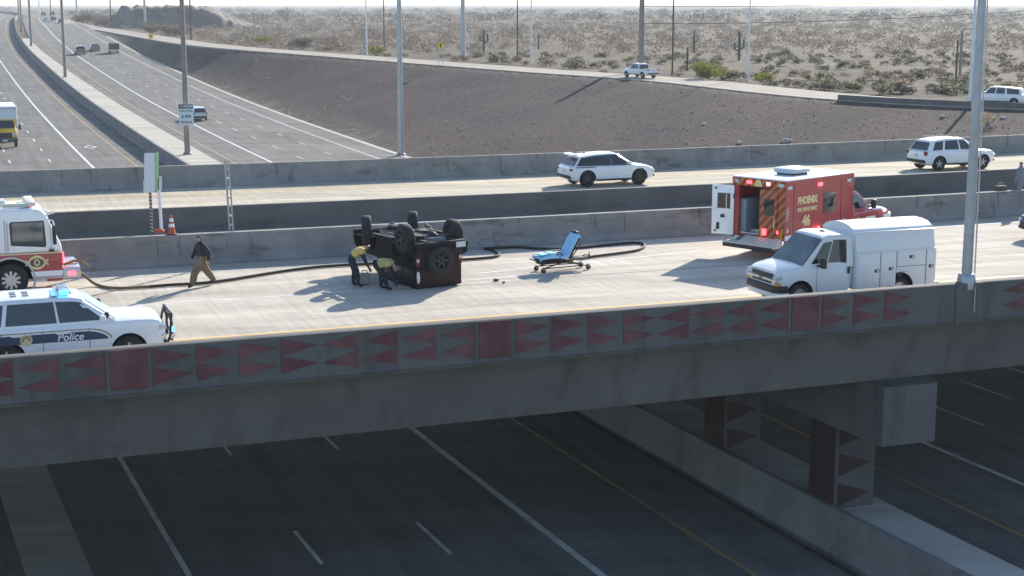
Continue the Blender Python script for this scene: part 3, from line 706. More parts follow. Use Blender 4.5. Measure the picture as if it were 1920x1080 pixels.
def car(name, label, cat, loc, rz, sp, paint, rim=None, group=None, tint=None, ws=None, clad=None, detail=True, roofmat=None):
    t = thing(name, label, cat, loc, rz, group); tint = tint or M_glass; clad = clad or M_blk
    W_, wb, wr, ww = sp['W'], sp['wb'], sp['wr'], sp.get('ww', .25)
    mb = MB(); mb.loft(body_loft(sp)); bd = mb.build('body', [paint], t, smooth=32)
    ya = W_ - ww - .10
    if detail: cut_arches(bd, [(sx * wb / 2, sd * ya, sd * (W_ + .3), wr + .01, wr * sp.get('ar', 1.17)) for sx in (-1, 1) for sd in (-1, 1)], M_well)
    g = GH(sp); mb = MB(); mb.loft(g.rings()); mb.build('cabin', [roofmat or paint], t, smooth=32)
    for sd in (-1, 1):
        for (u0, u1) in sp['win']: g.side(u0, u1, sd, *sp.get('wv', (.12, .93))).build('side_window', tint, t)
    g.end(True).build('windscreen', ws or M_glassb, t); g.end(False, v0=.14, v1=.86, m=.10).build('rear_window', tint, t)
    for sx in (-1, 1):
        for sd in (-1, 1): wheel(t, sx * wb / 2, sd * (W_ - ww / 2 - .015), wr, ww, rim)
    top = sp['top']; x0, x1 = top[0][0], top[-1][0]; cl = sp['cl']
    zf_ = top[-1][1]; zr = top[0][1]
    for sd in (-1, 1):
        MB().box((x1 - .14, sd * W_ * .72, zf_ + .02), (.24, W_ * .36, .15), rz=-sd * .38).build('headlight', M_lens, t, bevel=.03)
        MB().box((x0 + .07, sd * W_ * .80, zr + .02), (.16, W_ * .26, sp.get('tlh', .20)), rz=sd * .15).build('taillight', M_tail, t, bevel=.03)
        xm = sp['bx'][-1] - sp.get('mx', .38)
        MB().box((xm, sd * (W_ + .10), lerp(top, xm) + .12), (.16, .24, .17)).build('wing_mirror', sp.get('mirm', paint), t, bevel=.05)
        if detail:
            for hx in sp.get('handles', (-.05, -1.05)): MB().box((hx, sd * (W_ + .004), cl + (lerp(top, hx) - cl) * .78), (.20, .03, .035)).build('door_handle', paint, t, bevel=.01)
    if detail:
        MB().box((x1 - .03, 0, zf_ - .02), (.10, W_ * .98, .20)).build('grille', sp.get('grm', M_blk), t, bevel=.03)
        MB().box((x1 - .10, 0, cl + .19), (.30, W_ * 1.66, .16)).build('front_bumper', clad, t, bevel=.06)
        MB().box((x0 + .10, 0, cl + .22), (.30, W_ * 1.76, .18)).build('rear_bumper', clad, t, bevel=.06)
        MB().box((x0 - .012, 0, zr - .10), (.03, .31, .155)).build('number_plate', M_plate, t)
        for sd in (-1, 1): MB().box((0, sd * (W_ - .012), cl + .06), (wb - 2 * wr * 1.2, .06, .10)).build('sill', clad, t, bevel=.02)
    return t, g

SUV = dict(W=.98, wb=2.88, wr=.385, cl=.30, top=[(-2.34, .92), (-2.31, 1.02), (-2.0, 1.08), (0, 1.06), (1.0, 1.07), (1.08, 1.07), (1.5, 1.05), (1.95, 1.00), (2.22, .91), (2.30, .74)],
           bx=[-2.22, -1.15, -.05, .6, 1.15], tx=[-1.92, -1.05, -.15, .15, .36], zt=[1.64, 1.72, 1.73, 1.71, 1.66], win=[(.25, .93), (1.02, 1.93), (2.02, 3.5)])
VELAR = dict(W=.97, wb=2.874, wr=.40, cl=.28, top=[(-2.34, .86), (-2.31, .98), (-1.95, 1.08), (-.2, 1.04), (1.0, 1.04), (1.1, 1.04), (1.6, 1.00), (2.0, .95), (2.26, .85), (2.33, .68)],
             bx=[-2.18, -1.15, -.05, .6, 1.20], tx=[-1.80, -.95, -.15, .15, .34], zt=[1.52, 1.62, 1.655, 1.645, 1.60], win=[(.10, 1.99), (2.01, 3.75)], wv=(.05, 1.0), ar=1.14, mirm=M_wp, tlh=.12)
ML = dict(W=.965, wb=2.915, wr=.39, cl=.31, top=[(-2.36, .95), (-2.33, 1.06), (-2.0, 1.12), (0, 1.10), (1.0, 1.10), (1.08, 1.10), (1.55, 1.08), (1.98, 1.04), (2.24, .95), (2.31, .76)],
          bx=[-2.24, -1.15, -.05, .6, 1.15], tx=[-1.90, -1.05, -.15, .12, .34], zt=[1.66, 1.76, 1.78, 1.76, 1.70], win=[(.3, .9), (1.04, 1.92), (2.04, 3.5)], tlh=.24)
TAHOE = dict(W=1.02, wb=3.02, wr=.41, ww=.28, cl=.36, top=[(-2.78, 1.05), (-2.75, 1.17), (-2.4, 1.21), (0, 1.21), (1.05, 1.23), (1.15, 1.24), (1.7, 1.24), (2.12, 1.22), (2.36, 1.15), (2.46, .94)],
             bx=[-2.70, -1.55, -.20, .60, 1.24], tx=[-2.50, -1.45, -.28, .12, .42], zt=[1.84, 1.91, 1.91, 1.89, 1.83], win=[(.2, .94), (1.03, 1.97), (2.03, 3.6)], ar=1.15, mirm=M_wp, yb=.93, yt=.78, handles=(-.12, -1.2))
SEDAN = dict(W=.90, wb=2.75, wr=.33, cl=.24, top=[(-2.30, .86), (-2.26, .98), (-1.7, 1.02), (-1.2, .98), (1.0, .96), (1.1, .96), (1.6, .90), (2.0, .80), (2.22, .66), (2.28, .52)],
             bx=[-1.75, -1.0, -.1, .5, 1.1], tx=[-1.05, -.8, -.2, .0, .2], zt=[1.38, 1.44, 1.46, 1.45, 1.42], win=[(.4, .94), (1.02, 1.94), (2.02, 3.5)])
HEAD = R(21)   # along the bridge, towards photo right
def bpos(s, q, z=0): return B(s, q, z)

# white SUVs of the far overpass
v1, g1 = car('suv', 'white coupe-roofed SUV with black rims and full black side glass driving along the far overpass', 'SUV', B(32.35, 70.85, D2Z + .006), HEAD, VELAR, M_wp, M_rimd)
for sd in (-1, 1):
    MB().box((-1.55, sd * .975, 1.0), (1.1, .02, .035)).build('tail_strip', M_blk, v1)
MB().box((-1.98, 0, 1.60), (.34, 1.20, .05), ry=-.12).build('roof_spoiler', M_wp, v1, bevel=.02)
MB().box((-1.25, 0, 1.66), (.16, .05, .06)).build('roof_aerial', M_blk, v1, bevel=.02)
v2, g2 = car('suv', 'white SUV with silver rims behind the tall lamp post on the far overpass', 'SUV', B(53.55, 70.85, D2Z + .006), HEAD, ML, M_wp, M_rim)
for sd in (-1, 1): MB().path([(-1.6, sd * .60, 1.74), (-1.5, sd * .60, 1.81), (0, sd * .60, 1.83), (.15, sd * .60, 1.76)], .018, 6).build('roof_rail', M_galv, v2)

# police SUV behind the parapet
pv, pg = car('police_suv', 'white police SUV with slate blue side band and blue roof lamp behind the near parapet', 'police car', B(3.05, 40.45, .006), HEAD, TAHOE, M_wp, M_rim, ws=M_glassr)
for sd in (-1, 1):
    y = sd * (TAHOE['W'] + .004)
    def flat(name, P, m, off=0.0, parent=pv):
        mb = MB(); a = [(x, y + sd * off, z) for x, z in P]; b = [(x, y - sd * .01, z) for x, z in P]; n = len(P)
        mb.add(a + b, [tuple(range(n)), tuple(range(2 * n - 1, n - 1, -1))] + [(i, (i + 1) % n, (i + 1) % n + n, i + n) for i in range(n)]); return mb.build(name, m, parent)
    arc = [(1.12 + .0 - 1.05 * t * t * .55, .64 + .32 * t) for t in np.linspace(0, 1, 8)]
    flat('side_band', [(-2.0, .79)] + [(1.0 - .62 * (t ** 1.6), .79 + .23 * math.sin(t * PI / 2)) for t in np.linspace(0, 1, 10)] + [(-2.3, 1.02), (-2.3, .90)], M_navy, .002)
    st = [(1.06 - .64 * (t ** 1.6), .80 + .26 * math.sin(t * PI / 2)) for t in np.linspace(0, 1, 10)]
    flat('pinstripe', st + [(-2.3, 1.06), (-2.3, 1.085)] + [(x + .03, z + .025) for x, z in st[::-1]], M_tan, .002)
    rot = (PI / 2, 0, 0) if sd < 0 else (PI / 2, 0, PI)
    text('Police', .27, M_wtxt, pv, (.05, y + sd * .004, .895), rot, shear=.25, off=.004, sx=1.0 if sd < 0 else 1.0)
    em = MB(); em.prism([(math.cos(a) * .15, math.sin(a) * .15) for a in np.linspace(0, 2 * PI, 20)[:-1]], 0, .006)
    for k in range(7):
        a = PI * (.0 + k / 6.0); em.prism([(math.cos(a - .16) * .06, math.sin(a - .16) * .06 - .02), (math.cos(a - .1) * .125, math.sin(a - .1) * .125), (math.cos(a + .1) * .125, math.sin(a + .1) * .125), (math.cos(a + .16) * .06, math.sin(a + .16) * .06 - .02)], -.004, .012, mi=1)
    e = em.build('emblem', [M_gold, M_redp], pv, loc=(-1.02, y - (.002 if sd < 0 else -.0), .895)); e.scale = (1, 1 if sd < 0 else 1, 1)
    if sd < 0: e.location.y = y - .006
    for hx in (-.12, -1.2):
        flat('handle_recess', [(hx - .22, 1.03), (hx - .14, .985), (hx + .14, .985), (hx + .22, 1.03)], M_wp, .004)
    for dx in (.52, -.62, -1.62): flat('door_gap', [(dx, .46), (dx + .014, .46), (dx + .014, 1.1), (dx, 1.1)], M_blk, .001)
    MB().box((.98, sd * 1.0, 1.40), (.12, .16, .15)).build('spotlight', M_blk, pv, bevel=.05)
MB().box((.02, 0, 1.965), (.30, 1.30, .075)).build('light_bar', M_alum, pv, bevel=.03)
for k in range(5): MB().box((.02, -.52 + k * .26, 2.008), (.24, .03, .02)).build('bar_rib', M_chr, pv)
MB().box((-.02, -.62, 1.985), (.24, .22, .11)).build('blue_lamp', M_elb, pv, bevel=.035)
MB().box((-.26, -.30, 1.932), (.16, .92, .012)).build('blue_lens', mat('blue lamp lens', (.10, .42, .70), .2), pv)
for i in range(3):
    for k in range(2):
        for d in (-.09, .09): MB().box((-.95 - k * .30, -.42 + i * .26 + d * .4, 1.936), (.16, .035, .006)).build('roof_marking', M_blk, pv)
mb = MB()
for sd in (-1, 1): mb.path([(2.50, sd * .42, .40), (2.66, sd * .42, .55), (2.70, sd * .42, .95), (2.62, sd * .42, 1.22)], .035, 8)
mb.path([(2.62, -.78, 1.0), (2.66, -.66, 1.24), (2.64, 0, 1.26), (2.66, .66, 1.24), (2.62, .78, 1.0)], .035, 8)
mb.path([(2.55, -.86, .62), (2.70, -.6, .66), (2.72, 0, .68), (2.70, .6, .66), (2.55, .86, .62)], .05, 8); mb.path([(2.62, -.80, 1.0), (2.56, -.88, .62)], .035, 8); mb.path([(2.62, .80, 1.0), (2.56, .88, .62)], .035, 8)
mb.box((2.68, -.42, .80), (.05, .16, .62)); mb.box((2.68, .42, .80), (.05, .16, .62))
mb.build('push_bumper', M_blk, pv, smooth=40)
MB().box((2.66, -.80, .86), (.07, .10, .13)).build('grille_lamp', M_elb, pv, bevel=.02)
for sd in (-1, 1): MB().box((2.33, sd * .68, .72), (.20, .42, .12), rz=-sd * .3).build('fog_lamp', M_chr, pv, bevel=.03)

# dark car at the right edge of the photo
car('suv', 'dark plum car waiting at the far right edge of the near overpass deck', 'car', B(43.0, 48.5, .006), HEAD + PI, SUV, M_pur, M_rim)

# white utility van with service body
def make_van():
    t = thing('utility_van', 'white utility van with a service body full of side lockers in front of the ambulance', 'van', B(26.62, 40.9, .006), HEAD + PI)
    W_ = .99; wb = 3.58
    sp = dict(W=W_, wb=wb, wr=.38, cl=.38, top=[(-.15, 1.15), (-.1, 1.28), (.3, 1.30), (1.35, 1.30), (1.55, 1.31), (1.9, 1.28), (2.3, 1.20), (2.52, 1.12), (2.58, .74)])
    mb = MB(); mb.loft(body_loft(sp)); bd = mb.build('cab_body', [M_van], t, smooth=32)
    cut_arches(bd, [(wb / 2, sd * .60, sd * 1.4, .40, .47) for sd in (-1, 1)], M_well)
    gs = dict(W=W_, top=sp['top'], bx=[-.12, .45, 1.15, 1.72], tx=[-.12, .35, .70, .92], zt=[2.17, 2.21, 2.21, 2.15], yb=.955, yt=.83)
    g = GH(gs); mb = MB(); mb.loft(g.rings()); mb.build('cab_roof', M_van, t, smooth=32)
    for sd in (-1, 1):
        g.side(.45, 1.55, sd, .10, .90).build('side_window', M_glass, t); g.side(1.62, 2.55, sd, .10, .84).build('quarter_window', M_glass, t)
        MB().box((1.12, sd * 1.17, 1.38), (.14, .26, .30)).build('wing_mirror', M_blk, t, bevel=.05)
        MB().box((1.2, sd * 1.06, 1.30), (.05, .2, .05)).build('mirror_arm', M_blk, t)
        MB().box((.08, sd * 1.0, 1.10), (.09, .035, .22)).build('door_handle', M_blk, t, bevel=.02)
        for dx in (-.02, 1.22): MB().box((dx, sd * .991, .84), (.014, .006, .70)).build('door_gap', M_joint, t)
        MB().box((2.47, sd * .74, .99), (.20, .34, .15), rz=-sd * .28).build('headlight', M_lens, t, bevel=.02)
        MB().box((2.49, sd * .74, .76), (.16, .34, .10), rz=-sd * .25).build('turn_lamp', M_amb, t, bevel=.015)
        wheel(t, wb / 2, sd * .84, .38, .25, M_rim, 0); wheel(t, -wb / 2, sd * .93, .38, .26, M_rim, 0)
    g.end(True, m=.05, v0=.05, v1=.95).build('windscreen', mat('grey glass with painted reflections', (.07, .092, .097), .1, spec=.8, var=.5, scale=1.2), t)  # lighter mottled grey paints reflections into the glass colour
    MB().box((2.55, 0, .99), (.10, 1.20, .13)).build('grille', M_blk, t, bevel=.02)
    MB().box((2.585, 0, .875), (.09, 1.78, .07)).build('grille_bar', M_chr, t, bevel=.02)
    MB().box((2.60, 0, .875), (.08, .22, .085)).build('badge', M_tan, t, bevel=.02)
    MB().box((2.53, 0, .79), (.10, 1.20, .10)).build('lower_grille', M_blk, t, bevel=.02)
    mb = MB(); P_ = [(2.20, -1.0), (2.52, -.98), (2.68, -.78), (2.72, 0), (2.68, .78), (2.52, .98), (2.20, 1.0)]
    mb.prism(P_, .50, .72, 'z'); mb.build('front_bumper', M_blk, t, bevel=.04)
    mb = MB(); mb.prism([(x * .985, y * .97) for x, y in P_], .33, .52, 'z'); mb.build('bumper_valance', M_van, t, bevel=.05)
    # service body
    x0, x1 = -3.12, -.16; hw = 1.06
    mb = MB(); mb.box(((x0 + x1) / 2, 0, 1.03), (x1 - x0, 2 * hw, 1.18)); lo = mb.build('service_body', [M_van], t, bevel=.025)
    cut_arches(lo, [(-wb / 2, sd * .66, sd * 1.4, .42, .50) for sd in (-1, 1)], M_well)
    rings = []
    for x in (x0 + .06, x0 + .02, x1 - .02, x1):
        k = 1.0
        half = [(hw - .03, 1.60), (hw - .035, 1.66), (.90, 2.21), (.88, 2.26), (.80, 2.32), (.55, 2.43), (.25, 2.48), (0, 2.49)]
        rings.append([(x, y, z) for y, z in half] + [(x, -y, z) for y, z in half[-2::-1]])
    mb = MB(); mb.loft(rings); mb.build('raised_roof', M_van, t, smooth=25)
    for sd in (-1, 1):
        MB().box(((x0 + x1) / 2, sd * .90, 2.235), (x1 - x0 + .03, .05, .035)).build('rain_gutter', M_van, t, bevel=.01)
        MB().box(((x0 + x1) / 2, sd * (hw + .004), 1.615), (x1 - x0 - .02, .03, .035)).build('locker_rail', M_van, t, bevel=.008)
        def lk(a, b, z0, z1):
            MB().box(((a + b) / 2, sd * (hw + .006), (z0 + z1) / 2), (b - a - .03, .024, z1 - z0)).build('locker_door', M_van, t, bevel=.008)
            mb = MB()
            for (c, s_) in ((((a + .002), (z0 + z1) / 2), (.014, z1 - z0)), ((b - .002, (z0 + z1) / 2), (.014, z1 - z0))): mb.box((c[0], sd * (hw + .001), c[1]), (s_[0], .006, s_[1]))
        lk(-1.02, -.20, .50, 1.58); lk(-1.62, -1.04, .50, 1.58); lk(-2.72, -1.64, 1.12, 1.58); lk(-3.08, -2.74, .50, 1.58)
        for dx, z0, z1 in ((-1.03, .50, 1.59), (-1.63, 1.0, 1.59), (-2.73, .48, 1.59)): MB().box((dx, sd * (hw + .002), (z0 + z1) / 2), (.016, .008, z1 - z0)).build('locker_gap', M_joint, t)
        MB().box((-2.18, sd * (hw + .002), 1.105), (1.06, .008, .016)).build('locker_gap', M_joint, t)
        for hx, hz in ((-.90, 1.02), (-1.42, 1.06), (-2.18, 1.40), (-2.92, 1.06)):
            MB().box((hx, sd * (hw + .022), hz), (.17, .02, .10)).build('locker_latch', M_blk, t, bevel=.015)
            MB().box((hx - .02, sd * (hw + .034), hz), (.06, .012, .06)).build('latch_paddle', M_chr, t, bevel=.01)
        MB().lathe([(.09, 0), (.09, .02), (.001, .024)], axis='y', n=18).build('fuel_cap', M_blk, t, loc=(-1.68 - .06, sd * (hw + .0) if sd > 0 else sd * hw - .024, .86))
        MB().box((-wb / 2, sd * (hw + .012), .96 - .02), (.62, .03, .03)).build('arch_trim', M_alum, t, bevel=.01)
    MB().box((-3.22, 0, .46), (.24, 2.0, .10)).build('rear_step', M_blk, t, bevel=.02)
    MB().box((-3.10, 0, .30), (.5, .3, .12)).build('tow_bar', M_blk, t, bevel=.02)
    MB().box((-.145, 0, 1.90), (.05, 1.72, .62)).build('body_bulkhead', M_van, t, bevel=.02)
    MB().box((.55, .15, 2.24), (.12, .16, .06)).build('roof_marker', M_blk, t, bevel=.02)
make_van()

# ambulance
def make_ambulance():
    rr = Vector(at_z(1462, 466, .5)); rl = Vector(at_z(1357, 453, .5)); c = (rr + rl) / 2; h = R(43.5)
    d = Vector((math.cos(h), math.sin(h), 0))
    t = thing('ambulance', 'red box ambulance with white roof and its rear door swung open', 'ambulance', (c.x + d.x * .35, c.y + d.y * .35, .006), h)
    # x forward from the rear face of the box
    L_, hw, zb, zt = 4.3, 1.22, .72, 2.92
    mb = MB()     # hollow box: sides, roof, floor, front; open at the rear-left doorway
    mb.box((L_ / 2, -hw + .04, (zb + zt) / 2), (L_, .08, zt - zb)); mb.box((L_ / 2, hw - .04, (zb + zt) / 2), (L_, .08, zt - zb))
    mb.box((L_ - .04, 0, (zb + zt) / 2), (.08, 2 * hw - .17, zt - zb)); mb.box((L_ / 2 - .05, 0, zb + .04), (L_ - .2, 2 * hw - .17, .08))
    mb.box((.05, 0, zt - .16), (.10, 2 * hw - .17, .30)); mb.box((.05, hw - .20, zb + .95), (.10, .22, 1.9)); mb.box((.05, -hw + .20, zb + .95), (.10, .22, 1.9))
    mb.build('box_body', M_red, t)
    MB().box((L_ / 2, 0, zt + .012), (L_ + .04, 2 * hw + .04, .05)).build('box_roof', M_wp, t, bevel=.015)
    for sd in (-1, 1):
        MB().box((L_ / 2, sd * (hw + .006), .82), (L_ - .04, .02, .17)).build('white_band', M_wp, t)
        MB().box((L_ / 2 - .0, sd * (hw - .02), .60), (L_ - .1, .06, .26)).build('skirt', M_red, t)
    MB().box((.48, 0, .86), (.08, 2 * hw - .2, .2)).build('floor_edge', M_alum, t)
    MB().box((1.6, .1, 1.75), (.06, 2 * hw - .3, 1.9)).build('inner_cabinet', M_inner, t)
    MB().box((.9, hw - .35, 1.45), (1.5, .4, 1.3)).build('side_cabinet', mat('pale cabinet grey', (.20, .24, .27), .5), t, bevel=.03)
    MB().box((.8, .05, .84), (1.4, 2.0, .05)).build('floor', M_alum, t)
    # rear face
    MB().box((-.012, 0, zt - .15), (.03, 2 * hw - .04, .28)).build('rear_header', M_chev, t)
    MB().box((-.012, -.86, 1.72), (.03, .70, 1.92)).build('rear_chevron', M_chev, t)
    rd = MB().box((-.05, -.50, 1.66), (.06, .78, 1.80)).build('rear_door', M_chev, t, bevel=.01)
    MB().box((-.086, -.55, 1.92), (.014, .46, .62)).build('door_window', M_glass, rd)
    MB().box((-.09, -.80, 1.4), (.03, .03, .5)).build('door_handle', M_chr, rd)
    # open door swung out to the left
    od = MB().box((0, .44, 0), (.06, .86, 1.86)).build('open_rear_door', M_wp, t, bevel=.012); od.location = (-.02, hw - .12, 1.66); od.rotation_euler = (0, 0, R(20))
    MB().box((-.036, .40, .34), (.014, .50, .58)).build('door_window', M_glass, od); MB().box((-.044, .40, .04), (.012, .60, .03)).build('grab_rail', M_chr, od)
    MB().box((-.044, .30, .34), (.014, .03, .58)).build('window_bar', M_chr, od)
    MB().box((-.04, .44, -.24), (.02, .16, .12)).build('door_latch', M_blk, od); MB().box((-.04, .62, -.62), (.02, .12, .26)).build('door_pocket', M_blk, od)
    for z in (.80, -.80): MB().box((-.04, .72, z), (.02, .07, .07)).build('door_catch', M_blk, od)
    MB().box((-.10, .44, 0), (.06, .06, 1.86)).build('door_edge', M_galv, od) if False else None
    MB().path([(-.04, hw - .16, 2.3), (-.18, hw - .2, 2.25), (-.2, hw - .22, 2.12)], .02).build('grab_handle', M_blk, t)
    # lamps: (y, z, lit)
    for y, z, m_ in ((.98, zt - .15, M_elw), (.42, zt - .15, M_elr), (-.45, zt - .15, M_elw), (-1.02, zt - .17, M_lens)): MB().box((-.035, y, z), (.03, .24 if m_ is not M_elw else .16, .12)).build('rear_lamp', M_lens if (y > .9) else m_, t, bevel=.02)
    mb = MB(); mb.prism([(.18, zt - .28), (-.18, zt - .28), (-.10, zt - .04), (.10, zt - .04)], -.034, -.02, 'x'); mb.build('gold_plaque', M_gold, t)
    for y, z in ((-.36, 1.05), (-.36, .93), (-.86, 1.02)): MB().box((-.09 if y > -.6 else -.03, y, z), (.05, .20, .12)).build('brake_lamp', M_elr, t, bevel=.03)
    for y in (-1.12, -.20):
        mb = MB(); mb.box((-.06, y, .90), (.05, .05, .55)); mb.build('amber_edge', M_amb, t)
    t_step = mat('worn pale step plate', (.62, .58, .50), .7, var=.15, scale=8)
    MB().box((-.30, 0, .52), (.56, 2.36, .09)).build('rear_step', t_step, t, bevel=.02)
    MB().prism([(-.03, .80), (-.03, .57), (-.55, .565), (-.55, .60)], -1.14, .50).build('sloped_tread', t_step, t, bevel=.01)
    MB().box((-.59, 0, .44), (.06, 2.30, .14)).build('step_edge', M_blk, t, bevel=.02)
    MB().box((-.02, .70, .63), (.06, .9, .2)).build('step_riser', M_chevw, t)
    # roof unit
    mb = MB(); mb.prism([(1.55, -.52), (2.45, -.52), (2.75, -.3), (2.75, .3), (2.45, .52), (1.55, .52), (1.35, .3), (1.35, -.3)], zt + .10, zt + .28, 'z'); mb.build('roof_air_conditioner', mat('pale grey plastic', (.55, .60, .62), .5), t, bevel=.05)
    mb = MB(); mb.prism([(1.62, -.42), (2.4, -.42), (2.6, -.25), (2.6, .25), (2.4, .42), (1.62, .42)], zt + .03, zt + .11, 'z'); mb.build('unit_base', M_blk, t)
    # sides
    for sd in (-1, 1):
        MB().lathe([(.10, 0), (.09, .05), (.05, .09), (.001, .10)], axis='y', n=16).build('lower_side_lamp', M_elr, t, smooth=50, loc=(1.95, sd * (hw + .02) - (.10 if sd < 0 else 0), 1.02))
        y = sd * (hw + .006); rot = (PI / 2, 0, 0) if sd < 0 else (PI / 2, 0, PI)
        text('PHOENIX', .36, M_gold, t, (1.35, y, 2.13), rot, off=.02, sx=.78); text('FIRE DEPARTMENT', .19, M_gold, t, (1.35, y, 1.80), rot, off=.008, sx=.76); text('46', .52, M_gold, t, (1.30, y, 1.36), rot, off=.03, sx=.9)
        MB().box((2.72, y, 1.92), (.72, .02, .78)).build('side_window', M_glass, t, bevel=.006)
        for lx, m_ in ((.22, M_lens), (2.10, M_elr), (3.95, M_lens)): MB().box((lx, sd * (hw + .02), 2.66), (.26, .05, .13)).build('side_lamp', m_, t, bevel=.03)
        for lx in (.50, 3.50): MB().box((lx, sd * (hw + .002), 1.86), (.014, .01, 1.84)).build('door_gap', M_mar, t)
        for lx, lz in ((.15, 1.10), (2.55, 1.12), (3.70, 1.14)): MB().box((lx, sd * (hw + .012), lz), (.07, .02, .16)).build('side_handle', M_wtxt, t, bevel=.01)
        mb = MB()
        for k in range(4): mb.box((.13, sd * (hw + .004), 1.50 + k * .13), (.22, .008, .05), ry=sd * 0 - .55)
        mb.build('rear_flash', M_galv, t)
        for k in (0, 1): MB().box((L_ - .02, sd * hw, zt - .3 + .0 * k), (.03, .03, .3)).build('corner_trim', M_galv, t) if k == 0 else None
        wheel(t, 1.25, sd * (hw - .17), .44, .30, M_rim, 6); wheel(t, 6.35, sd * (hw - .26), .44, .28, M_rim, 6)
    # cab and bonnet
    sp = dict(W=1.05, cl=.52, top=[(4.32, 1.30), (4.36, 1.40), (5.7, 1.42), (5.95, 1.44), (6.5, 1.40), (7.0, 1.30), (7.28, 1.16), (7.36, .84)])
    mb = MB(); mb.loft(body_loft(sp)); bd = mb.build('cab_body', [M_red], t, smooth=32)
    bd.data.materials.append(M_wp)
    for p in bd.data.polygons:
        if p.center.x > 5.9 and p.normal.z > .35: p.material_index = 1
    cut_arches(bd, [(6.35, sd * .66, sd * 1.5, .46, .56) for sd in (-1, 1)], M_well)
    gs = dict(W=1.05, top=sp['top'], bx=[4.34, 4.8, 5.4, 6.0], tx=[4.34, 4.7, 5.0, 5.25], zt=[2.16, 2.18, 2.16, 2.10]); g = GH(gs)
    mb = MB(); mb.loft(g.rings()); mb.build('cab_roof', M_red, t, smooth=32)
    mb = MB(); mb.loft([[(6.0, y, 1.455 - abs(y) * .03 + .006) for y in (-.85, 0, .85)] + [(6.0, .85, 1.40), (6.0, -.85, 1.40)], [(7.0, y, 1.325 - abs(y) * .03 + .006) for y in (-.8, 0, .8)] + [(7.0, .8, 1.27), (7.0, -.8, 1.27)], [(7.25, y, 1.19 - abs(y) * .03 + .006) for y in (-.72, 0, .72)] + [(7.25, .72, 1.10), (7.25, -.72, 1.10)]])
    bo = mb.build('bonnet', M_wp, t, smooth=40); bo.location.z = .035
    for sd in (-1, 1):
        g.side(.5, 2.6, sd, .12, .9).build('cab_window', M_glass, t)
        MB().box((5.15, sd * 1.056, .98), (1.9, .02, .24)).build('cab_white_band', M_wp, t)
        MB().box((6.95, sd * 1.03, .98), (.5, .06, .22)).build('fender_band', M_wp, t)
        MB().box((5.62, sd * 1.28, 1.62), (.14, .2, .34)).build('wing_mirror', M_blk, t, bevel=.04); MB().box((5.66, sd * 1.12, 1.52), (.05, .2, .05)).build('mirror_arm', M_blk, t)
        MB().box((7.26, sd * .76, 1.02), (.18, .36, .2), rz=-sd * .25).build('headlight', M_elw, t, bevel=.03)
        MB().box((6.75, sd * 1.05, 1.24), (.14, .05, .09)).build('fender_lamp', M_elw, t, bevel=.02)
        text('RESCUE', .13, M_gold, t, (5.35, sd * 1.075, .98), (PI / 2, 0, 0) if sd < 0 else (PI / 2, 0, PI)) if False else None
        em = MB(); em.prism([(math.cos(a) * .20, math.sin(a) * .14) for a in np.linspace(0, 2 * PI, 20)[:-1]], -.006, .006); em.prism([(math.cos(a) * .12, math.sin(a) * .08) for a in np.linspace(0, 2 * PI, 20)[:-1]], -.009, .009, mi=1)
        em.build('door_emblem', [M_red, M_gold], t, loc=(5.25, sd * 1.068, 1.0))
    g.end(True).build('windscreen', M_glass, t)
    MB().box((7.33, 0, 1.0), (.10, 1.1, .26)).build('grille', M_chr, t, bevel=.03)
    MB().box((7.42, 0, .66), (.30, 2.1, .26)).build('front_bumper', M_chr, t, bevel=.05)
    MB().box((4.75, 0, 2.24), (.3, 1.5, .12)).build('cab_light_bar', M_lens, t, bevel=.03)
make_ambulance()

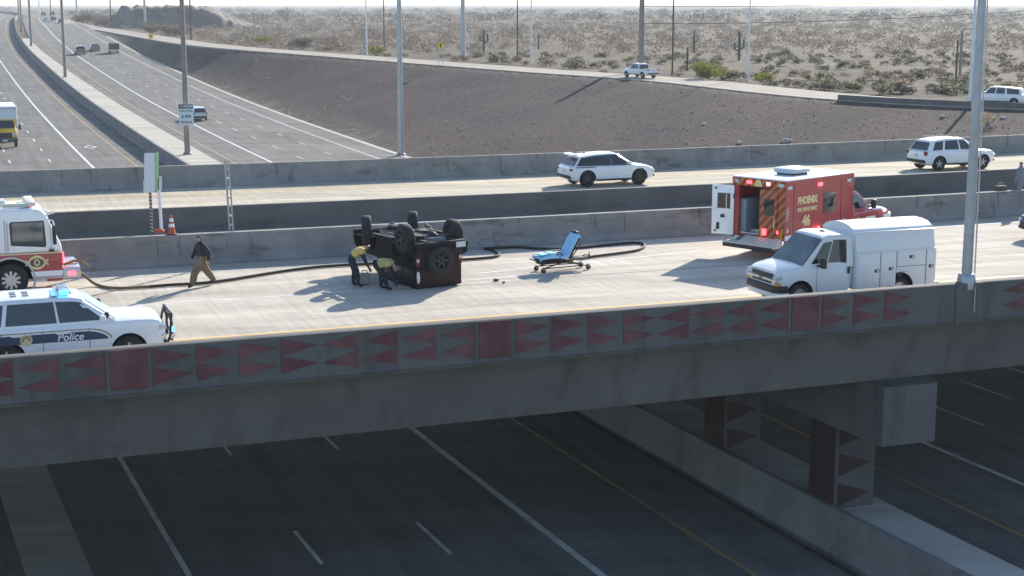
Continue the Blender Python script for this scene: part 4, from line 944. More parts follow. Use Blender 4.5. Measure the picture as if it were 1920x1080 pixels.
# fire engine entering at photo left
def make_engine():
    t = thing('fire_engine', 'white and red fire engine with a big gold door crest feeding the hose', 'fire engine', B(2.25, 51.75, .006), HEAD)
    hw = 1.24      # x = 0 at front axle
    def side(P, y0, y1): return MB().prism(P, y0, y1)
    low = [(-4.2, .62), (-1.0, .62), (.95, .44), (1.58, .44), (1.62, .62), (1.62, 1.38), (-4.2, 1.38)]
    mb = side(low, -hw, hw); lo = mb.build('cab_lower', [M_red], t, bevel=.04); cut_arches(lo, [(0, sd * .72, sd * 1.6, .54, .70) for sd in (-1, 1)], M_well)
    up = [(-2.4, 1.38), (1.64, 1.38), (1.60, 1.62), (1.18, 2.62), (1.02, 2.76), (.7, 2.82), (-2.4, 2.82)]
    side(up, -hw + .03, hw - .03).build('cab_upper', M_wp, t, bevel=.09, seg=3)
    mb = side([(-2.5, .62), (-2.5, 2.7), (-8.0, 2.7), (-8.0, .62)], -hw, hw); mb.build('pump_body', M_red, t, bevel=.04)
    for sd in (-1, 1):
        Y = sd * (hw + .004)
        def pl(n, P, m, o=0.0, th=.012): return side(P, Y - sd * th, Y + sd * o).build(n, m, t)
        pl('white_band', [(.66, .62), (1.60, .62), (1.60, .79), (.62, .79)], M_wp, .004)
        pl('sill_step', [(.74, .45), (1.1, .45), (1.1, .53), (.70, .53)], M_alum, .01)
        pl('silver_stripe', [(.68, .54), (1.60, .54), (1.60, .60), (.67, .60)], M_galv, .004)
        pl('gold_stripe', [(-2.4, 1.36), (1.62, 1.36), (1.62, 1.40), (-2.4, 1.40)], M_gold, .006)
        yw = sd * (hw - .026)
        def wn(n, P, m, o=.004): return side(P, yw - sd * .012, yw + sd * o).build(n, m, t, bevel=.0)
        wn('door_window_frame', [(.06, 1.66), (1.10, 1.56), (1.14, 1.64), (1.10, 2.42), (.10, 2.42), (.04, 2.36)], M_blk, .004)
        wn('door_window', [(.10, 1.70), (1.06, 1.60), (1.06, 2.38), (.12, 2.38)], M_glassb, .008)
        wn('rear_window', [(-1.1, 1.72), (-.35, 1.72), (-.32, 2.40), (-1.1, 2.40)], M_glass, .006)
        for dx in (-.12, 1.28): wn('door_gap', [(dx, 1.42), (dx + .014, 1.42), (dx + .014, 2.5), (dx, 2.5)], M_joint, .003)
        MB().path([(-.04, yw + sd * .05, 1.5), (-.04, yw + sd * .06, 2.4)], .02).build('grab_rail', M_galv, t)
        # crest: dark oval with gold ring and two gold scrolls
        mb = MB(); el = lambda a, b, n=24: [(math.cos(q) * a, math.sin(q) * b) for q in np.linspace(0, 2 * PI, n + 1)[:-1]]
        mb.prism(el(.25, .17), -.004, .004, mi=0); mb.prism(el(.22, .145), -.006, .006, mi=1); mb.prism(el(.09, .11), -.008, .008, mi=0); mb.prism([(-.04, -.06), (.04, -.06), (.05, .06), (-.05, .06)], -.010, .010, mi=1)
        for sg in (1, -1):
            arc = [(.36 * s_, sg * (.235 - .30 * s_ * s_)) for s_ in np.linspace(-1, 1, 9)]
            mb.prism(arc + [(x * .95, z - sg * .055) for x, z in arc[::-1]], -.005, .005, mi=0)
        mb.build('door_crest', [M_gold, M_brown], t, loc=(.82, Y + sd * .008, 1.08))
        MB().lathe([(.70, -.05), (.76, -.05), (.76, .05), (.70, .05), (.70, -.05)], axis='y', n=36).build('arch_trim', M_galv, t, loc=(0, sd * (hw - .03), .54)) if sd else None
        wheel(t, 0, sd * (hw - .20), .54, .36, M_rim, 10); wheel(t, -5.2, sd * (hw - .2), .54, .36, M_rim, 10)
        MB().box((-1.25, sd * (hw + .02), 1.22), (1.1, .04, .30)).build('side_panel', M_blk, t, bevel=.02)
        MB().box((-.62, sd * (hw + .02), 1.52), (.22, .06, .12)).build('side_lamp', M_elr, t, bevel=.02)
        MB().path([(1.20, sd * (hw + .02), 2.46), (1.36, sd * (hw + .22), 2.44), (1.40, sd * (hw + .26), 2.2), (1.40, sd * (hw + .26), 1.56), (1.2, sd * (hw + .02), 1.52)], .025).build('mirror_arm', M_wp, t)
        MB().box((1.38, sd * (hw + .27), 1.98), (.12, .06, .62)).build('wing_mirror', M_blk, t, bevel=.03); MB().lathe([(.09, -.03), (.09, .03)], n=14).build('convex_mirror', M_blk, t, loc=(1.28, sd * (hw + .2), 1.48))
        MB().box((1.63, sd * 1.0, 1.18), (.08, .32, .34)).build('head_lamp', M_elr if sd < 0 else M_elw, t, bevel=.03)
        MB().box((1.88, sd * 1.21, .66), (.26, .06, .14)).build('bumper_lamp', M_elr, t, bevel=.02)
    mb = MB(); q = [(1.618, -1.05, 1.64), (1.618, 1.05, 1.64), (1.20, 1.0, 2.58), (1.20, -1.0, 2.58)]; n_ = Vector((.92, 0, .40))
    mb.hexa([Vector(p) - n_ * .03 for p in q] + [Vector(p) + n_ * .012 for p in q]); mb.build('windscreen', M_glassb, t)
    mb = MB(); mb.prism([(1.60, -1.22), (2.16, -1.18), (2.20, 0), (2.16, 1.18), (1.60, 1.22)], .50, .84, 'z'); mb.build('front_bumper', M_alum, t, bevel=.04)
    MB().box((1.9, 0, .86), (.5, 1.0, .05)).build('bumper_deck', M_alum, t)
    MB().path([(1.66, -.85, .9), (2.0, -.9, 1.02), (2.25, -.95, .98), (2.45, -1.0, .8)], .042).build('bumper_coupling', M_hosey, t)
    MB().box((.75, 0, 2.92), (.30, 1.9, .14)).build('roof_light_bar', mat('cream lamp housing', (.62, .58, .46), .4), t, bevel=.04)
    MB().box((.35, -.85, 2.90), (.95, .16, .12)).build('roof_light_rail', mat('cream lamp rail', (.62, .58, .46), .4), t, bevel=.03)
    MB().box((-.6, .1, 2.93), (1.2, .9, .12)).build('roof_unit', M_alum, t, bevel=.03)
    MB().box((.8, -.55, 2.86), (.12, .2, .06)).build('roof_lamp', M_elr, t, bevel=.02)
    MB().path([(1.2, -1.1, 2.60), (1.42, -1.15, 2.66), (1.42, -1.15, 2.78)], .03).build('corner_mirror', M_wp, t)
make_engine()

# overturned dark jeep-like car: built upright, then rolled on its roof
def dent(o, a):
    """crumple the panels of the wreck"""
    bm = bmesh.new(); bm.from_mesh(o.data); bmesh.ops.triangulate(bm, faces=[f for f in bm.faces if len(f.verts) > 4]); bmesh.ops.subdivide_edges(bm, edges=[e for e in bm.edges if e.calc_length() > .25], cuts=3, use_grid_fill=True)
    bm.normal_update()
    for v in bm.verts: v.co += v.normal * (a * (noise.fractal(v.co * 2.3, 1.0, 2.0, 4)))
    bm.to_mesh(o.data); bm.free()
M_wblk = mat('soot black plastic', (0.006, 0.006, 0.007), 0.7, spec=.25)
M_wglass = mat('dark wreck glass', (0.006, 0.007, 0.008), 0.25, spec=.3)
M_wmar = mat('dusty maroon panel', (0.030, 0.0095, 0.0105), 0.55, var=.25, scale=3, spec=.3)
def rear_paint(o):
    for p in o.data.polygons:
        if p.normal.x < -.8: p.material_index = 1
def make_overturned():
    rear = (Vector(at_z(865, 535, 0)) + Vector(at_z(775, 543, 0))) / 2; fh = R(120)
    H_ = 1.84
    t = thing('overturned_car', 'dark maroon boxy off-road car lying on its roof with wheels in the air', 'overturned car', (rear.x + math.cos(fh) * 2.12, rear.y + math.sin(fh) * 2.12, 1.12 * H_ - .02), rot=(PI - R(1.0), R(1.5), fh)); t.scale = (1.24, 1.12, 1.12)
    # local upright frame: x forward, z up, ground 0, roof at H_
    hw = .78
    side = lambda P, a, b: MB().prism(P, a, b)
    side([(-1.72, .52), (.75, .52), (.75, .56), (1.95, .62), (1.95, 1.12), (.72, 1.18), (.68, 1.22), (-1.72, 1.22)], -hw, hw).build('body', [M_wblk, M_wmar], t, bevel=.04); dent(t.children[-1], .035); rear_paint(t.children[-1])
    side([(-1.72, 1.22), (.62, 1.22), (.28, H_ - .04), (.18, H_), (-1.66, H_), (-1.70, H_ - .03)], -hw + .02, hw - .02).build('hard_top', [M_wblk, M_wmar], t, bevel=.04); dent(t.children[-1], .03); rear_paint(t.children[-1])
    for sd in (-1, 1):
        y = sd * (hw - .018)
        side([(-1.62, 1.30), (-.95, 1.30), (-.95, 1.72), (-1.62, 1.72)], y - sd * .02, y + sd * .008).build('side_window', M_wglass, t)
        side([(-.88, 1.28), (-.22, 1.28), (-.22, 1.72), (-.88, 1.72)], y - sd * .02, y + sd * .008).build('side_window', M_wglass, t)
        side([(-.14, 1.28), (.50, 1.28), (.24, 1.72), (-.14, 1.72)], y - sd * .02, y + sd * .008).build('side_window', M_wglass, t)
        # wide black wings
        for cx in (1.22, -1.22):
            P_ = [(cx - .58, .55), (cx - .48, .90), (cx - .30, .99), (cx + .30, .99), (cx + .50, .88), (cx + .60, .60), (cx + .54, .60), (cx + .44, .84), (cx + .27, .93), (cx - .27, .93), (cx - .43, .85), (cx - .52, .55)]
            side(P_, sd * .70, sd * .98).build('wing', M_wblk, t, bevel=.012)
        st = .0 if True else 0
        w1 = wheel(t, 1.22, sd * .80, .45, .29, M_rimd, 6, rot=R(26)); w2 = wheel(t, -1.22, sd * .80, .45, .29, M_rimd, 6)
        for w_ in (w1, w2): w_.location.z = .40; w_.scale = (1 / 1.1, 1, 1)
        MB().box((-.0, sd * .86, .46), (1.3, .16, .08)).build('side_step', M_wblk, t, bevel=.02)
        MB().box((-1.74, sd * .70, 1.02), (.07, .13, .24)).build('tail_lamp', M_tail, t, bevel=.015)
        MB().box((-1.782, sd * .70, 1.0), (.02, .08, .09)).build('lamp_reflector', M_lens, t)
        MB().box((1.9, sd * .5, .9), (.12, .22, .22)).build('headlight', M_lens, t, bevel=.05)
        MB().box((.42, sd * .93, 1.32), (.12, .2, .18)).build('wing_mirror', M_wblk, t, bevel=.04)
        MB().box((0, sd * .42, .50), (3.7, .10, .13)).build('chassis_rail', M_under, t)
        for cx in (1.22, -1.22):
            MB().tube((cx + .16, sd * .50, .40), (cx + .22, sd * .52, .85), .05, mi=0).build('shock_absorber', M_musty, t)
            MB().lathe([(.11, 0), (.11, .30)], n=12).build('spring', M_under, t, loc=(cx, sd * .45, .48))
    side([(-1.735, 1.28), (-1.715, 1.28), (-1.70, 1.72), (-1.72, 1.72)], -.58, .58).build('rear_window', M_wmar, t)
    MB().box((-1.74, 0, .80), (.05, 1.20, .46)).build('tailgate', M_wmar, t, bevel=.02)
    MB().box((-1.84, 0, .56), (.22, 1.62, .18)).build('rear_bumper', M_wblk, t, bevel=.04)
    MB().box((2.08, 0, .58), (.22, 1.60, .20)).build('front_bumper', M_wblk, t, bevel=.04)
    sp = bpy.data.objects.new('spare_wheel', None); COL.objects.link(sp); sp.parent = t; sp.location = (-1.90, -.06, 1.02); sp.rotation_euler = (0, 0, R(90)); sp.empty_display_size = .2
    MB().lathe([(.24, -.13), (.37, -.13), (.405, -.10), (.41, -.06), (.41, .06), (.405, .10), (.37, .13), (.24, .13), (.24, -.13)], axis='y', n=30).build('tyre', M_rub, sp, smooth=40)
    mb = MB(); mb.lathe([(.25, .0), (.25, .12), (.21, .12), (.18, .05), (.001, .05)], axis='y', n=24)
    for k in range(6):
        a = PI / 3 * k; p = lambda r_, u, yy: (math.cos(a) * r_ - math.sin(a) * u, yy, math.sin(a) * r_ + math.cos(a) * u)
        mb.hexa([p(.04, -.035, .06), p(.23, -.025, .08), p(.23, .025, .08), p(.04, .035, .06), p(.04, -.035, .10), p(.23, -.025, .12), p(.23, .025, .12), p(.04, .035, .10)], 1)
    mb.build('rim', [M_wblk, M_rimd], sp, smooth=40)
    MB().box((-1.97, .62, .60), (.02, .31, .16)).build('number_plate', M_plate, t); MB().box((-1.90, .62, .62), (.10, .36, .20)).build('plate_holder', M_wblk, t, bevel=.02)
    MB().lathe([(.001, -.19), (.04, -.14), (.05, 0), (.04, .14), (.001, .19)], n=14).build('broken_trim', M_wtxt, t, smooth=60, loc=(-1.76, -.70, 1.50))
    for (p0, p1, rr_) in (((-.9, -.55, .52), (.9, -.5, .47), .022), ((-.4, .5, .44), (1.3, .35, .40), .02), ((-1.5, -.5, .47), (-.8, .5, .44), .025), ((.2, -.3, .36), (.9, .3, .38), .03)): MB().tube(p0, p1, rr_).build('underbody_rod', M_galv, t)
    for (c_, s_) in (((.9, .1, .40), (.5, .45, .22)), ((-.2, .35, .42), (.55, .3, .16)), ((1.55, 0, .44), (.4, .8, .16)), ((-1.25, -.35, .42), (.3, .25, .18))): MB().box(c_, s_, rz=.2).build('underbody_part', M_under, t, bevel=.03)
    # underside
    MB().box((0, 0, .56), (3.3, 1.3, .06)).build('floor_pan', M_under, t)
    for cx in (1.22, -1.22):
        MB().tube((cx, -.68, .41), (cx, .68, .41), .055).build('axle', M_musty, t); MB().lathe([(.001, -.15), (.12, -.10), (.16, 0), (.12, .10), (.001, .15)], axis='y', n=16).build('differential', M_under, t, smooth=50, loc=(cx, .1, .40))
    MB().tube((-1.1, .1, .42), (1.1, .15, .45), .035).build('drive_shaft', M_musty, t)
    MB().box((.35, .1, .45), (.7, .4, .16)).build('gearbox', M_under, t, bevel=.04); MB().box((-.55, -.28, .45), (.9, .42, .16)).build('fuel_tank', M_under, t, bevel=.04)
    MB().lathe([(.11, -.3), (.13, -.25), (.13, .25), (.11, .3)], axis='y', n=16).build('silencer', M_musty, t, smooth=50, loc=(-1.58, 0, .50))
    MB().path([(1.5, -.4, .45), (.6, -.35, .42), (-.3, .35, .44), (-1.5, .3, .46)], .03).build('exhaust_pipe', M_musty, t)
    MB().path([(1.45, -.65, .40), (1.45, .65, .38)], .025).build('steering_link', M_musty, t)
make_overturned()

# ------------------------------------------------------------------ people
def seg_d(p, a, b):
    ab = b - a; t = max(0, min(1, (p - a).dot(ab) / max(1e-9, ab.length_squared))); return (p - a - ab * t).length
def person(label, loc, rz, J, mats, shells=(), group=None):
    """J: joint -> (x, y, z), x forward. One skinned body; clothing shells and hair are children."""
    V = []; Rr = []; E = []; Z = []
    def v(p, r): V.append(Vector(p)); Rr.append(r); return len(V) - 1
    def e(a, b, z): E.append((a, b)); Z.append(z); return b
    pel = v(J['pelvis'], .155); wa = e(pel, v(J['waist'], .15), 'hips'); ch = e(wa, v(J['chest'], .178), 'torso'); nb = e(ch, v(J['neckb'], .095), 'torso')
    nk = e(nb, v(J['neck'], .052), 'head'); hd = Vector(J['head']); up = (hd - Vector(J['neck'])).normalized(); fw = Vector(J.get('face', (1, 0, 0)))
    fw = (fw - up * fw.dot(up)).normalized()
    jaw = e(nk, v(hd - up * .06 + fw * .025, .066), 'head'); sk = e(jaw, v(hd + up * .02, .088), 'head'); e(sk, v(hd + up * .085 - fw * .01, .062), 'head')
    e(jaw, v(hd - up * .015 + fw * .105, .014), 'head')
    sidev = up.cross(fw)
    for s in (1, -1): e(sk, v(hd + sidev * (.092 * s) - fw * .01, .016), 'head')
    for s, k in ((1, 'L'), (-1, 'R')):
        h = e(pel, v(J['hip' + k], .118), 'hips'); kn = e(h, v(J['knee' + k], .092), 'leg'); an = e(kn, v(J['ankle' + k], .068), 'shin'); 
        he = an; e(an, v(J['toe' + k], .042), 'boot')
        sh = e(ch, v(J['shoulder' + k], .085), 'torso'); el = e(sh, v(J['elbow' + k], .064), 'arm'); wr = e(el, v(J['wrist' + k], .034), 'arm')
        W_ = Vector(J['wrist' + k]); d = (W_ - Vector(J['elbow' + k])).normalized(); ax = d.cross(Vector((0, 1, 0)) if abs(d.y) < .9 else Vector((1, 0, 0))).normalized(); nrm = d.cross(ax)
        pm = e(wr, v(W_ + d * .06, .032), 'hand')
        for i in range(4):
            o = (i - 1.5) * .02; ln = (.07, .08, .075, .06)[i]
            k0 = e(pm, v(W_ + d * .10 + ax * o, .0095), 'hand'); k1 = e(k0, v(W_ + d * (.10 + ln * .55) + ax * o * 1.1 + nrm * .012 * s, .0085), 'hand'); e(k1, v(W_ + d * (.10 + ln * .9) + ax * o * 1.1 + nrm * .035 * s, .0075), 'hand')
        t0 = e(pm, v(W_ + d * .055 + ax * .042, .0105), 'hand'); e(t0, v(W_ + d * .095 + ax * .058 + nrm * .012 * s, .009), 'hand')
    me = bpy.data.meshes.new('person'); me.from_pydata(V, E, [])
    tmp = bpy.data.objects.new('tmp', me); COL.objects.link(tmp)
    m = tmp.modifiers.new('s', 'SKIN'); m.use_smooth_shade = True; m.branch_smoothing = .3
    for i, r in enumerate(Rr): me.skin_vertices[0].data[i].radius = (r, r); me.skin_vertices[0].data[i].use_root = (i == 0)
    tmp.modifiers.new('u', 'SUBSURF').levels = 2
    out = mesh_of(tmp); bpy.data.objects.remove(tmp); out.name = 'person'
    out.materials.clear(); names = []
    for z, mm in mats.items():
        if mm.name not in names: out.materials.append(mm); names.append(mm.name)
    zone = []
    for p in out.polygons:
        c = p.center; best = min(range(len(E)), key=lambda i: seg_d(c, V[E[i][0]], V[E[i][1]]) / (Rr[E[i][0]] + Rr[E[i][1]] + .02))
        z = Z[best]
        zone.append(z); p.material_index = names.index(mats[z].name); p.use_smooth = True
    o = bpy.data.objects.new('person', out); COL.objects.link(o); o.location = loc; o.rotation_euler = (0, 0, rz)
    tag(o, label, 'person', group)
    for (nm, zs, off, mm, pred) in shells:
        fs = [p for p, z in zip(out.polygons, zone) if z in zs and pred(p.center, hd, up, fw)]
        ids = {}; vs = []; fc = []
        for p in fs:
            f = []
            for i in p.vertices:
                if i not in ids: ids[i] = len(vs); vs.append(out.vertices[i].co + out.vertices[i].normal * off)
                f.append(ids[i])
            fc.append(f)
        if not fc: continue
        n0 = len(vs); inner = [out.vertices[i].co + out.vertices[i].normal * (off * .2) for i in ids]
        ec = {}
        for f in fc:
            for a, b in zip(f, f[1:] + f[:1]): ec[(a, b)] = 1
        rim = [(a, b, b + n0, a + n0) for (a, b) in ec if (b, a) not in ec]
        mb = MB(); mb.add(vs + inner, [tuple(f) for f in fc] + [tuple(f[::-1] for f in [f])[0][::1] and tuple(i + n0 for i in f[::-1]) for f in fc] + rim)
        mb.build(nm, mm, o, smooth=60)
    # eyes
    return o
def legs(J, fl, fr, hipz, hx=0.0, kb=0.06):
    for k, s, f in (('L', 1, fl), ('R', -1, fr)):
        J['hip' + k] = (hx, s * .10, hipz - .06); ax_, az_ = f
        kx = (hx + ax_) / 2 + kb + (.06 if ax_ > hx else .0); J['knee' + k] = (kx, s * .11, (hipz - .06 + az_) / 2 + .02)
        J['ankle' + k] = (ax_, s * .11, az_); J['toe' + k] = (ax_ + .17, s * .12, max(.035, az_ - .06))
every = lambda c, h, u, f: True
hairp = lambda c, h, u, f: (c - h).dot(u) > .045 or ((c - h).dot(f) < -.02 and (c - h).dot(u) > -.05)
capp = lambda c, h, u, f: (c - h).dot(u) > .035
UNI = dict(hips=M_dknavy, torso=M_dknavy, leg=M_dknavy, shin=M_dknavy, boot=M_boot, arm=M_dknavy, hand=M_skin, head=M_skin)
# firefighter walking
J = dict(pelvis=(0, 0, .94), waist=(.01, 0, 1.08), chest=(.03, 0, 1.30), neckb=(.04, 0, 1.44), neck=(.06, 0, 1.51), head=(.085, 0, 1.62), shoulderL=(.03, .18, 1.40), shoulderR=(.03, -.18, 1.40),
         elbowL=(-.13, .27, 1.16), wristL=(-.10, .30, .92), elbowR=(.12, -.27, 1.15), wristR=(.24, -.27, .94))
legs(J, (.42, .10), (-.44, .15), .94)
ff = Vector(at_z(381, 537, 0))
FM = dict(UNI); FM.update(hips=M_bunk, leg=M_bunk, shin=M_bunk)
person('person in dark hooded top and tan turnout trousers walking left along the deck', (ff.x, ff.y, .006), R(214), J, FM,
       shells=(('hood', ('torso',), .03, M_dknavy, lambda c, h, u, f: c.z > 1.36), ('turnout_trousers', ('hips', 'leg', 'shin'), .040, M_bunk, lambda c, h, u, f: c.z > .12), ('sweatshirt', ('torso', 'arm'), .022, M_dknavy, every), ('hair', ('head',), .014, M_hair, hairp)))
# two responders bending beside the overturned car
def bent(hx, hz, lean, head_drop, hands, fl, fr):
    s, c = math.sin(lean), math.cos(lean); P = lambda d, o=0.0: (hx + s * d - c * 0 + o * c, 0, hz + c * d - o * s)
    J = dict(pelvis=(hx, 0, hz), waist=P(.14), chest=P(.36), neckb=P(.50), neck=(hx + s * .57, 0, hz + c * .57 - head_drop * .2), head=(hx + s * .66 + .02, 0, hz + c * .66 - head_drop), face=(.5, 0, -1))
    for k, sg in (('L', 1), ('R', -1)):
        S = P(.44); J['shoulder' + k] = (S[0], sg * .18, S[2] - .02); h = hands
        J['wrist' + k] = (h[0], sg * h[1], h[2]); J['elbow' + k] = ((S[0] + h[0]) / 2 - .04, sg * .23, (S[2] + h[2]) / 2)
    legs(J, fl, fr, hz, hx, .03); return J
vest = lambda mm: (('safety_vest', ('torso', 'hips'), .030, mm, lambda c, h, u, f: True),)
J1 = bent(-.10, .99, R(56), .04, (.50, .16, .62), (-.02, .09), (.12, .09))
V1 = tuple([('safety_vest', ('torso',), .032, M_vest, every), ('cap', ('head',), .016, M_blk, capp)])
p1 = Vector(at_z(664, 538, 0)); person('person in yellow vest and dark uniform bending over, standing left of the overturned car', (p1.x, p1.y, .006), R(12), J1, UNI, V1)
J2 = bent(-.18, .88, R(86), .26, (.52, .14, .16), (-.06, .09), (.20, .09))
V2 = tuple([('safety_vest', ('torso',), .032, M_vestg, every), ('cap', ('head',), .016, M_hair, capp)])
p2 = Vector(at_z(716, 543, 0)); person('person in lime vest crouching head down beside the overturned car', (p2.x, p2.y, .006), R(-8), J2, UNI, V2)
J4 = bent(-.05, .99, R(24), .0, (.48, .16, .66), (-.02, .09), (.10, .09)); V4 = tuple([('jacket', ('torso', 'arm'), .022, M_dknavy, every), ('cap', ('head',), .016, M_wtxt, capp)])
p4 = Vector(at_z(812, 503, 0)); person('person in dark jacket and pale cap leaning in behind the overturned car', (p4.x, p4.y, .006), R(195), J4, UNI, V4)
# person on the shelf between the two overpasses
J3 = dict(pelvis=(0, 0, .94), waist=(.0, 0, 1.08), chest=(.02, 0, 1.31), neckb=(.02, 0, 1.46), neck=(.03, 0, 1.53), head=(.05, 0, 1.64), shoulderL=(.02, .18, 1.41), shoulderR=(.02, -.18, 1.41), elbowL=(.10, .30, 1.20), wristL=(.30, .30, 1.10), elbowR=(.02, -.26, 1.14), wristR=(.10, -.26, .90))
legs(J3, (.04, .09), (-.04, .09), .94)
GM = dict(UNI); GM.update(torso=M_gshirt, hips=M_gshirt, leg=M_gshirt, shin=M_gshirt)
pp = B(46.0, 55.75, .55); person('person in grey clothes standing behind the barrier at the right edge', pp, R(190), J3, GM, (('shirt', ('torso', 'arm'), .02, M_gshirt, every), ('hair', ('head',), .012, M_hair, hairp)))

# bags
def bag(label, loc, rz, s, m, lid):
    t = thing('bag', label, 'bag', loc, rz)
    MB().box((0, 0, s[2] / 2), s).build('pouch', m, t, bevel=min(s) * .22, seg=3)
    MB().path([(-s[0] * .28, 0, s[2] * .95), (-s[0] * .2, 0, s[2] * 1.22), (s[0] * .2, 0, s[2] * 1.22), (s[0] * .28, 0, s[2] * .95)], .018).build('handle', lid, t)
    MB().box((0, -s[1] * .5, s[2] * .45), (s[0] * .6, s[1] * .12, s[2] * .5)).build('pocket', m, t, bevel=.02)
b = Vector(at_z(684, 533, 0)); bag('pale grey bag on the deck between the two bending people', (b.x, b.y, .006), R(15), (.36, .24, .38), M_glove, M_glove)
bb = B(44.6, 55.4, .78); bag('brown pack with a pale strap behind the barrier beside the standing person', bb, R(21), (.55, .35, .52), M_brown, M_glove)

# bits broken off the wreck
for i, (u, v, s_, lab) in enumerate(((930, 527, .09, 'largest dark fragment of wreckage on the deck right of the overturned car'), (945, 531, .06, 'small dark fragment lying beside the largest piece of wreckage'), (612, 536, .08, 'pale fragment in the shadow left of the bending people'))):
    p = Vector(at_z(u, v, 0)); rr = random.Random(i); mb = MB(); mb.prism([(math.cos(a) * s_ * rr.uniform(.5, 1.2), math.sin(a) * s_ * rr.uniform(.4, 1)) for a in np.linspace(0, 2 * PI, 8)[:-1]], .0, .05 + .03 * rr.random(), 'z')
    o = mb.build('wreckage', M_lens if i == 2 else M_blk, bevel=.008); o.location = (p.x, p.y, .007); o.rotation_euler = (0, 0, i * 1.1); tag(o, lab, 'wreckage', 'bits of wreckage')
# ------------------------------------------------------------------ stretcher
def stretcher():
    c = Vector(at_z(1052, 507, 0)); t = thing('stretcher', 'ambulance stretcher with raised backrest under a light blue sheet', 'stretcher', (c.x, c.y, .006), R(27))
    mb = MB()
    for y in (-.27, .27): mb.path([(-.98, y, .40), (1.0, y, .40)], .024); mb.path([(-.85, y, .16), (.95, y, .16)], .02)
    for x in (-.98, -.3, .35, 1.0): mb.tube((x, -.27, .40), (x, .27, .40), .02)
    for y in (-.24, .24): mb.tube((-.8, y, .16), (.3, y, .40), .022); mb.tube((.8, y, .16), (-.3, y, .40), .022)
    mb.path([(1.0, -.25, .40), (1.12, -.25, .44), (1.16, 0, .44), (1.12, .25, .44), (1.0, .25, .40)], .02); mb.path([(-.98, -.25, .40), (-1.12, -.25, .46), (-1.16, 0, .46), (-1.12, .25, .46), (-.98, .25, .40)], .02)
    mb.build('frame', M_blk, t, smooth=40)
    MB().box((.15, 0, .33), (.5, .4, .12)).build('lift_unit', mat('dull yellow steel', (.22, .19, .07), .5), t, bevel=.03)
    for x in (-.85, .95):
        for y in (-.27, .27):
            w = MB().lathe([(.02, -.03), (.085, -.03), (.09, 0), (.085, .03), (.02, .03)], axis='y', n=16).build('castor', M_rub, t, smooth=40, loc=(x, y, .09))
            MB().box((0, 0, .06), (.04, .08, .12)).build('castor_fork', M_galv, w)
    MB().box((-.42, 0, .50), (1.1, .56, .13)).build('mattress', M_blk, t, bevel=.035); MB().box((-.55, 0, .36), (.75, .46, .15)).build('undercarriage', M_under, t, bevel=.04); MB().box((.62, 0, .40), (.5, .44, .10)).build('undercarriage', M_under, t, bevel=.04)
    MB().prism([(.10, .46), (.24, .44), (.64, 1.20), (.52, 1.26)], -.29, .29).build('backrest', M_blk, t, bevel=.03)
    def sheet(P, w0, w1, name, m, amp=.02):
        mb = MB(); n = 12; vs = []
        for i, (x, z) in enumerate(P):
            for j in range(n + 1):
                y = -w0 + (w0 + w1) * j / n
                o = amp * noise.noise(Vector((x * 7, y * 7, z * 5 + 3)))
                dz = -.0 if 0 < j < n else -.10
                vs.append((x - o * .6, y, z + o + dz))
        k = len(vs); vs += [(x + .012, y, z - .012) for x, y, z in vs]; N = n + 1; fs = []
        for i in range(len(P) - 1):
            for j in range(n): a = i * N + j; fs += [(a, a + 1, a + 1 + N, a + N), (k + a + N, k + a + 1 + N, k + a + 1, k + a)]
        R_ = [i * N for i in range(len(P))] + [(len(P) - 1) * N + j for j in range(1, N)] + [i * N + n for i in range(len(P) - 2, -1, -1)] + [j for j in range(n - 1, 0, -1)]
        fs += [(a, b_, b_ + k, a + k) for a, b_ in zip(R_, R_[1:] + R_[:1])]
        mb.add(vs, fs); return mb.build(name, m, t, smooth=50)
    sheet([(-.2, .585), (.02, .575), (.10, .60), (.20, .78), (.30, .95), (.40, 1.12), (.47, 1.24), (.53, 1.29), (.60, 1.24)], .33, .33, 'blue_sheet', M_blue)
    sheet([(-1.0, .50), (-.97, .58), (-.7, .60), (-.45, .62), (-.25, .60)], .33, .33, 'blue_foot_sheet', M_blue, .035)
    MB().box((-.82, -.06, .635), (.34, .36, .05), rz=.2).build('folded_linen', M_aqua, t, bevel=.02); MB().box((-.46, -.08, .65), (.30, .34, .07), rz=-.15).build('folded_linen', M_aqua, t, bevel=.025)
    MB().path([(-.30, -.30, .60), (-.28, 0, .69), (-.22, .30, .60)], .022).build('strap', M_blk, t); MB().path([(-.10, -.31, .58), (-.06, 0, .64), (-.02, .31, .58)], .022).build('strap', M_blk, t)
    MB().box((.60, .1, 1.30), (.16, .34, .12), ry=.5).build('head_cushion', M_blk, t, bevel=.04)
    for y in (-.33, .33): MB().path([(.1, y, .44), (.14, y, .68), (-.45, y, .68), (-.5, y, .46)], .017).build('side_rail', M_galv, t) if y > 0 else MB().path([(.20, y, .44), (.62, y, .98)], .02).build('backrest_strut', M_blk, t)
    MB().tube((.98, -.27, .40), (.98, -.27, .62), .02).build('handle_post', M_blk, t)
stretcher()

